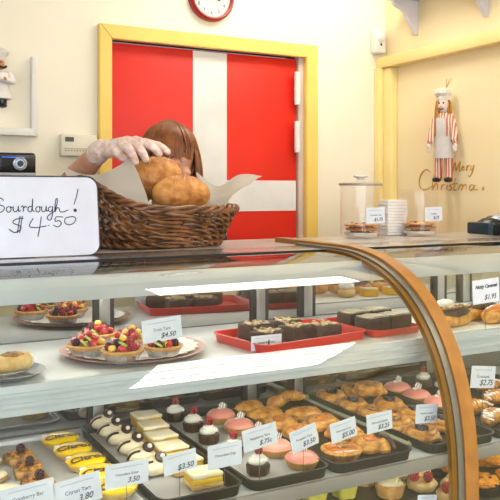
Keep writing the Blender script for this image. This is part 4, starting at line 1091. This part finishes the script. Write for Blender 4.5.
#=====================================================================
# ON THE WALLS
#=====================================================================
# clock
p = aty(212, -3.5, WY-.02); ck = thing('wall_clock', 'round red-rimmed wall clock above the door', 'clock', (p.x, WY, p.z))
RX = Matrix.Rotation(PI/2, 4, 'X')
b = BM(); lathe(b, [(.098, 0), (.100, .012), (.097, .026), (.090, .032), (.084, .030), (.082, .020)], 56, RX, cap=False); obj('red_rim', b, mat('crimson_plastic', '#a31a20', .3, scale=10), ck)
b = BM(); lathe(b, [(.097, .001), (.086, .016), (0, .016)], 48, RX); obj('face', b, white_p, ck)
b = BM(); lathe(b, [(.083, .023), (.083, .024), (0, .0245)], 48, RX); obj('glass_cover', b, clear_m, ck)
for n in range(1, 13):
    a = PI/2-n*PI/6; me = text_mesh(str(n), .021); me.transform(Matrix.Translation((.064*math.cos(a), -.0165, .064*math.sin(a))) @ RX); mobj('numeral', me, black_pl, ck, False)
for (nm, ang, L_, wd) in (('hour_hand', 1.9, .04, .003), ('minute_hand', .9, .058, .002)):
    b = BM(); bx(b, -wd, wd, -.019, -.018, -.008, L_); bmesh.ops.transform(b, matrix=Matrix.Rotation(ang, 4, 'Y'), verts=b.verts); obj(nm, b, black_pl, ck, False)
# thermostat
p0 = aty(59, 134, WY); p1 = aty(95, 157, WY); th = thing('thermostat', 'white wall thermostat box left of the door', 'thermostat', ((p0.x+p1.x)/2, WY, (p0.z+p1.z)/2))
W_, H_ = (p1.x-p0.x)/2, (p0.z-p1.z)/2
b = BM(); bx(b, -W_, W_, -.028, -.0005, -H_, H_, .005, 3); obj('housing', b, mat('offwhite_plastic', '#e9e2cf', .4, scale=10), th)
b = BM(); bx(b, -W_*.78, -W_*.3, -.0292, -.028, H_*.3, H_*.72); obj('display', b, mat('lcd_grey', '#5c5f58', .2), th)
b = BM(); bx(b, -W_*.85, W_*.85, -.0288, -.028, -H_*.36, -H_*.30)
for i in range(9): bx(b, -W_*.8+W_*.16*i, -W_*.8+W_*.16*i+W_*.1, -.029, -.028, -H_*.55, -H_*.45)
obj('vent_marks', b, mat('taupe_marks', '#a59a86', .5), th)
# white shelf frame at the left
p0 = aty(30, 57, WY); p1 = aty(36.5, 137, WY); sh = thing('wall_ledge', 'white L-shaped wall frame with a ledge, below the chef figurine', 'wall frame', (p0.x, WY, p1.z))
b = BM(); bx(b, 0, p1.x-p0.x, -.03, -.0005, .0, p0.z-p1.z, .003); obj('upright', b, white_p, sh)
b = BM(); bx(b, -.75, -.0005, -.06, -.0005, 0, .020, .003); bx(b, -.75, -.0005, -.05, -.0005, .0205, .027, .002); obj('ledge', b, white_p, sh)
# sensor near the corner
p = aty(376.5, 42.5, WY); se = thing('motion_sensor', 'small white motion sensor on the wall by the corner', 'sensor', (p.x-.005, WY, p.z))
b = BM(); bx(b, -.030, .030, -.04, -.0005, -.054, .056, .008, 3); obj('housing', b, white_p, se)
b = BM(); blob(b, (0, -.036, .018), (.024, .012, .028), 0, 0, 1, 3); obj('lens', b, mat('milky_lens', '#f2efe8', .3), se)
b = BM(); bx(b, -.004, .004, -.0415, -.040, -.022, -.010); obj('indicator', b, black_pl, se)
# bracket shelf on the right wall
zs = atx(411, 3.5, WX).z; ya = atx(417, 20, WX).y; yb = atx(487, 10, WX).y
shf = thing('wall_shelf', 'white wall shelf on two scrolled brackets above the doll', 'shelf', (WX, 0, zs))
b = BM(); bx(b, -.165, -.0005, 1.6, ya+.05, 0, .014, .004); obj('board', b, lilac_p, shf)
for yy in (ya, yb):
    hh = zs - atx(411, 37, WX).z
    o_ = [(0, 0), (-.135, 0), (-.135, -.02), (-.115, -.035), (-.095, -.04), (-.075, -.055), (-.06, -.08), (-.045, -.10), (-.022, -hh+.02), (-.012, -hh), (0, -hh)]
    b = BM(); prism(b, [(x-.0005, z-.0005) for x, z in o_], .022, Matrix(((1, 0, 0, 0), (0, 0, 1, yy-.011), (0, 1, 0, 0), (0, 0, 0, 1))))
    bmesh.ops.bevel(b, geom=b.edges[:], offset=.002, segments=1, affect='EDGES'); obj('bracket', b, lilac_p, shf)
# gold script on the right wall
gs = [
 [(222, 190), (206, 178), (188, 192), (178, 222), (182, 248), (200, 259), (228, 244)],
 [(238, 196), (232, 228), (230, 260), (240, 238), (250, 236), (250, 260)], [(268, 238), (265, 260), (269, 243), (281, 237)], [(290, 238), (287, 260)],
 [(309, 238), (299, 242), (308, 252), (302, 260), (293, 257)], [(323, 212), (317, 250), (318, 260), (328, 258)], [(310, 236), (333, 234)],
 [(338, 238), (334, 261), (339, 243), (348, 238), (351, 244), (348, 261), (354, 243), (363, 238), (366, 244), (364, 261)],
 [(397, 241), (386, 239), (378, 252), (384, 261), (395, 252), (400, 239), (397, 258), (411, 257)],
 [(437, 247), (431, 251), (436, 256), (430, 259)],
 [(312, 184), (322, 150), (325, 182), (342, 146), (338, 180), (346, 182)], [(350, 174), (357, 168), (351, 166), (348, 176), (354, 180), (360, 176)],
 [(369, 160), (366, 184), (371, 166), (381, 160)], [(386, 162), (384, 178), (391, 178), (397, 160), (391, 186), (380, 206), (372, 200)]]
wl = thing('wall_lettering', 'gold Merry Christmas script lettering on the right wall below the doll', 'lettering', (0, 0, 0))
for s in gs:
    b = BM()
    P = [atx(375+x/4, 125+y/4, WX) for x, y in s]; P = [Vector((WX-.0008, p.y, p.z)) for p in P]
    sp = spline(P, 5); n = len(sp); tube(b, sp, [.0014+.0019*abs(math.sin(PI*i/max(1, n-1))) for i in range(n)], 6)
    obj('letter', b, gold_ink, wl)

# ---- hanging doll ----
dp = atx(443.5, 182.5, WX-.055); dt = atx(443, 77, WX-.055); DH = dt.z-dp.z
doll = thing('hanging_doll', 'doll in striped red shirt, apron and white hat hanging on the right wall', 'doll', (WX-.055, dp.y, dp.z), 0)
doll.rotation_euler = (0, 0, -math.radians(90-28)); s = DH/.44; doll.scale = (s*.9, s*.95, s)
stripe = striped('red_stripes', '#c8685c', '#f0dcc4', 26); stripe2 = striped('red_stripes_fine', '#bb5a54', '#e9d2bd', 30)
skin_d = mat('painted_skin', '#e8d8d0', .4, scale=10)
b = BM(); limb(b, [(-.026, 0, .018), (-.024, 0, .10), (-.02, 0, .155)], [.017, .019, .02]); limb(b, [(.026, 0, .018), (.024, 0, .10), (.02, 0, .155)], [.017, .019, .02]); obj('trousers', b, stripe2, doll)
for x in (-.028, .028):
    b = BM(); blob(b, (x, -.016, .011), (.017, .034, .012), 1, .05, 2, 3, -.0105); obj('shoe', b, black_pl, doll)
b = BM(); lathe(b, [(0, .14), (.034, .14), (.040, .17), (.036, .22), (.040, .262), (.03, .285), (.012, .295), (0, .296)], 24, None, None, 1, .7); obj('shirt', b, stripe, doll)
for sx_ in (-1, 1):
    b = BM(); limb(b, [(sx_*.034, 0, .272), (sx_*.050, -.004, .225), (sx_*.057, -.016, .178)], [.015, .0155, .017]); a_ = obj('sleeve', b, stripe, doll)
    b = BM(); blob(b, (sx_*.063, -.020, .150), (.009, .008, .014), 2, .08, 2, 3)
    for k in range(4): limb(b, [(sx_*.063+(k-1.5)*.004, -.022, .144), (sx_*.063+(k-1.5)*.0045, -.024, .130)], [.0028, .0022], 8)
    limb(b, [(sx_*.057, -.026, .150), (sx_*.052, -.03, .142)], [.003, .0024], 8); obj('hand', b, skin_d, doll)
b = BM(); lathe(b, [(.046, .10), (.046, .115), (.043, .175), (.041, .19)], 28, None, (9, .02), 1, .82, False)
for v in list(b.verts):
    if v.co.y > .012: b.verts.remove(v)
bx(b, -.024, .024, -.0325, -.030, .185, .268, .001); bmesh.ops.solidify(b, geom=b.faces[:], thickness=.001); obj('apron', b, mat('grey_white_cloth', '#cfc8c4', .8, scale=40, bump=.2), doll)
b = BM(); sph(b, (0, -.004, .322), .030, 20, 16, (.85, .9, 1.15)); sph(b, (0, -.034, .318), .0055, 10, 8); limb(b, [(0, 0, .285), (0, 0, .30)], [.012, .012]); obj('head', b, skin_d, doll)
for sx_ in (-1, 1):
    b = BM(); sph(b, (sx_*.010, -.0285, .329), .0042, 10, 8, (1, .5, 1.1)); obj('eye', b, black_pl, doll)
b = BM(); tube(b, spline([(-.011, -.0285, .306), (0, -.0325, .302), (.011, -.0285, .306)], 5), .0028, 8); obj('mouth', b, mat('dark_lips', '#6b2b28', .4), doll)
hair_d = mat('straw_hair', '#c9973e', .6, col2='#a97628', scale=90, bump=.4)
b = BM(); rnd = random.Random(11)
for i in range(34):
    side = -1 if i < 24 else 1; x0 = side*rnd.uniform(.014, .030); y0 = rnd.uniform(-.022, .018); ln = .15 if side < 0 else .075
    tube(b, spline([(side*.008, y0*.5, .352), (x0, y0, .335), (x0+side*.006, y0-.004, .335-ln*.5), (x0+side*rnd.uniform(.0, .008), y0-.006, .335-ln*rnd.uniform(.85, 1.05))], 4), [.0042]*13, 5)
obj('hair', b, hair_d, doll)
b = BM(); lathe(b, [(.029, .342), (.031, .352), (.029, .356), (.040, .370), (.037, .384), (.02, .393), (0, .394)], 35, None, (7, .10)); obj('hat', b, mat('hat_cloth', '#e6dfd2', .8, scale=30, bump=.2), doll)
b = BM()
for a in (-.3, .5, 1.1): tube(b, spline([(.012, 0, .388), (.018+.008*a, -.004, .41), (.020+.02*a, 0, .432)], 4), .0012, 6)
obj('straw_sprig', b, hair_d, doll)
b = BM(); tube(b, [(0, .03, .33), (0, .052, .36)], .0015, 6); obj('hanging_loop', b, steel_d, doll)
# ---- chef figurine at the left ----
c0 = aty(-6, 109, WY); c1 = aty(-6, 51, WY); cf = thing('chef_figurine', 'small moustached chef figurine in white hanging on the wall, upper left', 'figurine', (c0.x, WY-.045, c0.z)); s = (c1.z-c0.z)/.21; cf.scale = (s*1.12, s*1.05, s)
chw = mat('glazed_white', '#e9e6e4', .3, scale=10); skin_c = mat('figurine_skin', '#c98d5c', .4, scale=10)
for x in (-.018, .018):
    b = BM(); limb(b, [(x, 0, .014), (x, 0, .04)], [.014, .016]); blob(b, (x, -.012, .008), (.013, .022, .009), 1, .05, 2, 2, -.0075); obj('black_leg', b, black_pl, cf)
b = BM(); lathe(b, [(0, .03), (.04, .032), (.042, .05), (.041, .08), (.042, .105), (.036, .125), (.02, .136), (0, .138)], 28, None, None, 1, .8); obj('jacket', b, chw, cf)
b = BM(); lathe(b, [(.044, .032), (.046, .034), (.044, .052)], 28, None, (14, .03), 1, .82, False); obj('hem', b, chw, cf)
b = BM(); limb(b, [(-.040, -.002, .118), (-.045, -.02, .092), (-.004, -.042, .088)], [.013, .012, .010]); limb(b, [(.040, -.002, .118), (.045, -.02, .094), (.006, -.046, .100)], [.013, .012, .010]); obj('folded_arms', b, chw, cf)
b = BM(); sph(b, (.014, -.047, .100), .009, 10, 8, (1.2, .8, .8)); sph(b, (-.012, -.045, .088), .009, 10, 8, (1.2, .8, .8)); obj('hands', b, skin_c, cf)
b = BM(); sph(b, (0, -.004, .155), .026, 18, 14, (.95, 1, 1)); sph(b, (0, -.032, .152), .006, 10, 8); obj('head', b, skin_c, cf)
b = BM(); tube(b, spline([(-.026, -.026, .146), (-.016, -.031, .140), (0, -.033, .145), (.016, -.031, .140), (.027, -.026, .147)], 5), [.0015]+[.0045]*19+[.0015], 8); obj('moustache', b, mat('brown_hair', '#3b2417', .6), cf)
for x in (-.009, .009):
    b = BM(); sph(b, (x, -.0285, .160), .003, 8, 6); obj('eye', b, black_pl, cf)
b = BM(); lathe(b, [(.025, .168), (.026, .182), (.034, .19), (.036, .202), (.026, .211), (0, .213)], 28, None, (8, .05)); obj('chef_hat', b, chw, cf)
b = BM(); bx(b, -.012, .012, .02, .0445, .06, .13); obj('wall_mount', b, chw, cf)

#=====================================================================
# THE WOMAN BEHIND THE COUNTER
#=====================================================================
skin_m = mat('skin', '#d8a287', .5, col2='#cd9076', scale=25, sss=.15, bump=.1, bscale=120)
HEADC = aty(169.5, 163, 2.36); HX, HY, HZ = HEADC
face_dir = -.25      # turned a little towards the basket
per = thing('person', 'red-haired person behind the counter reaching a gloved hand onto the bread', 'person', (HX, HY+.03, 0))
O = Vector((HX, HY+.03, 0))
Lc = lambda v: Vector(v)-O
RH = Matrix.Rotation(face_dir, 3, 'Z')
def hd(x, y, z): return (HEADC - O) + RH @ Vector((x, y, z))
elb = Lc(A_(68, 187, 2.26)); wr = Lc(A_(101, 150, 2.03)); 
sR = Lc((HX-.17, HY+.03, HZ-.235)); sL = Lc((HX+.17, HY+.06, HZ-.235))
elL = Lc((HX+.24, HY+.04, HZ-.50)); wrL = Lc((HX+.16, HY-.14, HZ-.62))
if True:
    hip = HZ-.70
    bm = BM()
    # head
    sph(bm, hd(0, 0, .02), .088, 24, 18, (.86, 1.02, 1.18)); sph(bm, hd(0, -.022, -.052), .060, 20, 14, (.95, 1, 1.05)); sph(bm, hd(0, -.05, -.088), .026, 14, 10)
    tube(bm, [hd(0, -.085, .012), hd(0, -.103, -.026)], [.008, .013], 10); sph(bm, hd(0, -.101, -.028), .0125, 12, 8)
    for x in (-1, 1):
        sph(bm, hd(x*.075, .008, -.012), .022, 12, 8, (.4, .8, 1.2)); sph(bm, hd(x*.036, -.068, -.035), .024, 12, 8)
        tube(bm, [hd(x*.012, -.088, .022), hd(x*.045, -.074, .024)], [.008, .008], 8)
    sph(bm, hd(0, -.083, -.062), .015, 12, 8, (1.5, .8, .5)); sph(bm, hd(0, -.083, -.071), .013, 12, 8, (1.4, .8, .5))
    limb(bm, [hd(0, .015, -.09), Lc((HX, HY+.03, HZ-.20))], [.052, .058])
    # torso and legs
    for z, a, d_ in ((-.24, .15, .085), (-.32, .16, .10), (-.42, .145, .10), (-.52, .13, .09), (-.62, .15, .10), (-.72, .165, .11)):
        sph(bm, Lc((HX, HY+.045, HZ+z)), 1, 20, 14, (a, d_, .085))
    limb(bm, [sR, Lc((HX, HY+.04, HZ-.21)), sL], [.055, .06, .055])
    for x in (-1, 1):
        limb(bm, [Lc((HX+x*.085, HY+.045, HZ-.75)), Lc((HX+x*.09, HY+.03, .47)), Lc((HX+x*.095, HY+.05, .085))], [.088, .056, .038])
        limb(bm, [Lc((HX+x*.095, HY+.06, .045)), Lc((HX+x*.10, HY-.09, .028))], [.04, .028])
    limb(bm, [sR, elb], [.052, .041]); limb(bm, [elb, elb+(wr-elb)*.35, wr], [.038, .037, .026])
    limb(bm, [sL, elL, wrL], [.052, .041, .028])
    # hands : reaching right hand with curled fingers
    def hand(bm, grow=0.0, only=False):
        kn = [Lc(A_(x, y, Y)) for x, y, Y in ((120, 143, 1.965), (128, 141, 1.985), (136, 141, 2.005), (145, 143, 2.03))]
        mid = [Lc(A_(x, y, Y)) for x, y, Y in ((129, 149, 1.935), (139, 147, 1.95), (150, 145, 1.97), (158, 145.5, 2.005))]
        tip = [Lc(A_(x, y, Y)) for x, y, Y in ((135.5, 162, 1.945), (146, 159.5, 1.95), (159, 153.5, 1.965), (168, 152, 1.995))]
        rr = [.0098, .0100, .0098, .0086]
        for k in range(4):
            limb(bm, [wr*.55+kn[k]*.45, kn[k], mid[k], (mid[k]*.45+tip[k]*.55)+Vector((0, 0, .002)), tip[k]], [.0145+grow, .0125+grow, rr[k]+.0008+grow, rr[k]-.0004+grow, rr[k]-.0016+grow], 12)
        limb(bm, [wr, wr*.5+kn[0]*.5, kn[1]], [.024+grow, .018+grow, .012+grow]); limb(bm, [wr, wr*.4+kn[2]*.6, kn[3]], [.024+grow, .016+grow, .011+grow])
        tb = [wr*.75+kn[0]*.25+Vector((0, -.012, -.012)), Lc(A_(115, 151, 1.965)), Lc(A_(122, 157, 1.97)), Lc(A_(130, 161, 1.985))]
        limb(bm, tb, [.015+grow, .0125+grow, .0105+grow, .0085+grow], 12)
    hand(bm)
    # left hand resting low, behind the counter
    for k in range(4):
        o_ = Vector(((k-1.5)*.019, 0, 0)); limb(bm, [wrL, wrL+o_+Vector((-.01, -.075, -.012)), wrL+o_*1.1+Vector((-.014, -.115, -.03)), wrL+o_*1.1+Vector((-.016, -.14+.006*abs(k-1), -.055))], [.02, .0115, .010, .0085], 10)
    limb(bm, [wrL, wrL+Vector((-.04, -.05, -.01)), wrL+Vector((-.045, -.085, -.03))], [.02, .0125, .009], 10)
    me = remesh(bm, .0042, 5)
    mobj('body', me, skin_m, per, True, 180)
    gb = BM(); hand(gb, .0022); limb(gb, [wr+(elb-wr)*.10, wr], [.0315, .0295])
    me = remesh(gb, .0035, 3); mobj('glove', me, mat('plastic_glove', '#dcb3a4', .3, col2='#f0dfda', scale=70, sss=.1, bump=.5, bscale=60, coat=.3), per, True, 180)  # whitish patches paint the plastic's highlights into the colour
    bm = BM()
    for z, a, d_ in ((-.255, .155, .09), (-.32, .167, .107), (-.42, .152, .107), (-.52, .138, .097), (-.62, .158, .108), (-.70, .172, .118)):
        sph(bm, Lc((HX, HY+.045, HZ+z)), 1, 20, 14, (a, d_, .085))
    limb(bm, [sR, Lc((HX, HY+.04, HZ-.225)), sL], [.062, .058, .062]); limb(bm, [sR, sR+(elb-sR)*.5], [.06, .056]); limb(bm, [sL, sL+(elL-sL)*.5], [.06, .056])
    mobj('shirt', remesh(bm, .007, 4), mat('black_cotton', '#1d1d22', .8, scale=60, bump=.2), per, True, 180)
    bm = BM()
    sph(bm, Lc((HX, HY+.045, HZ-.75)), 1, 20, 14, (.175, .12, .085))
    for x in (-1, 1): limb(bm, [Lc((HX+x*.085, HY+.045, HZ-.76)), Lc((HX+x*.09, HY+.03, .47)), Lc((HX+x*.095, HY+.05, .10))], [.095, .066, .05])
    mobj('trousers', remesh(bm, .008, 4), mat('dark_denim', '#23283a', .8, scale=80, bump=.2), per, True, 180)
    for x in (-1, 1):
        bm = BM(); limb(bm, [Lc((HX+x*.095, HY+.06, .05)), Lc((HX+x*.10, HY-.10, .036))], [.05, .036])
        for v in bm.verts: v.co.z = max(v.co.z, .001)
        mobj('shoe', remesh(bm, .007, 3), black_pl, per, True, 180)
    for x in (-1, 1):
        bm = BM(); sph(bm, hd(x*.031, -.0765, .006), .0125, 16, 12); e = obj('eye', bm, mat('eye_white', '#e8e2dc', .2), per)
        bm = BM(); sph(bm, hd(x*.031, -.0765, .006), .0142, 20, 14)
        for v in list(bm.verts):
            l = RH.inverted() @ (v.co-(HEADC-O))
            if l.z < -.002: bm.verts.remove(v)
        obj('eyelid', bm, skin_m, e)
        bm = BM(); sph(bm, hd(x*.031+.001, -.0865, .005), .0058, 12, 8, (1, .6, 1)); obj('iris', bm, mat('brown_iris', '#2e1c12', .15), e)
        bm = BM(); tube(bm, spline([hd(x*.014, -.0905, .030), hd(x*.03, -.090, .036), hd(x*.05, -.078, .032)], 4), .003, 8); obj('eyebrow', bm, mat('eyebrow_brown', '#4a2a18', .8), per)
    bm = BM(); tube(bm, spline([hd(-.024, -.082, -.066), hd(-.008, -.0955, -.063), hd(0, -.0945, -.065), hd(.008, -.0955, -.063), hd(.024, -.082, -.066)], 4), [.002]+[.0045]*15+[.002], 8); obj('lips', bm, mat('lips', '#b0625a', .4), per)
    # hair : bob with a fringe, made of strands over a cap
    hair_m = mat('auburn_hair', '#96592f', .36, col2='#6b3b1e', scale=30, detail=3)
    bm = BM(); rnd = random.Random(5)
    sph(bm, hd(0, .012, .032), .094, 28, 20, (.92, 1.02, 1.12))
    for v in list(bm.verts):
        l = RH.inverted() @ (v.co-(HEADC-O))
        if l.y < -.045 and l.z < .055: bm.verts.remove(v)
    for i in range(300):
        a = rnd.uniform(-PI, PI); 
        # a=0 front, +-pi back
        px_, py_ = math.sin(a), -math.cos(a)
        front = abs(a) < .85
        ln = -.118 if not front else rnd.uniform(.008, .022)
        st0 = hd(px_*.012, .01+py_*.012, .138); mid0 = hd(px_*.066, .012+py_*.072, .108); m2 = hd(px_*.092, .010+py_*.102, .055)
        if front: pts_ = [st0, mid0, m2, hd(px_*.086, .004+py_*.104, ln)]; k = 10
        else:
            fl = 1.0+.12*rnd.random()
            pts_ = [st0, mid0, m2, hd(px_*.097*fl, .012+py_*.100*fl, -.02), hd(px_*.100*fl, .012+py_*.098*fl, ln*rnd.uniform(.85, 1.1))]
        sp = spline(pts_, 5); n = len(sp); tube(bm, sp, [.0048*(1-.55*j/(n-1)) for j in range(n)], 5)
    obj('hair', bm, hair_m, per, True, 80)
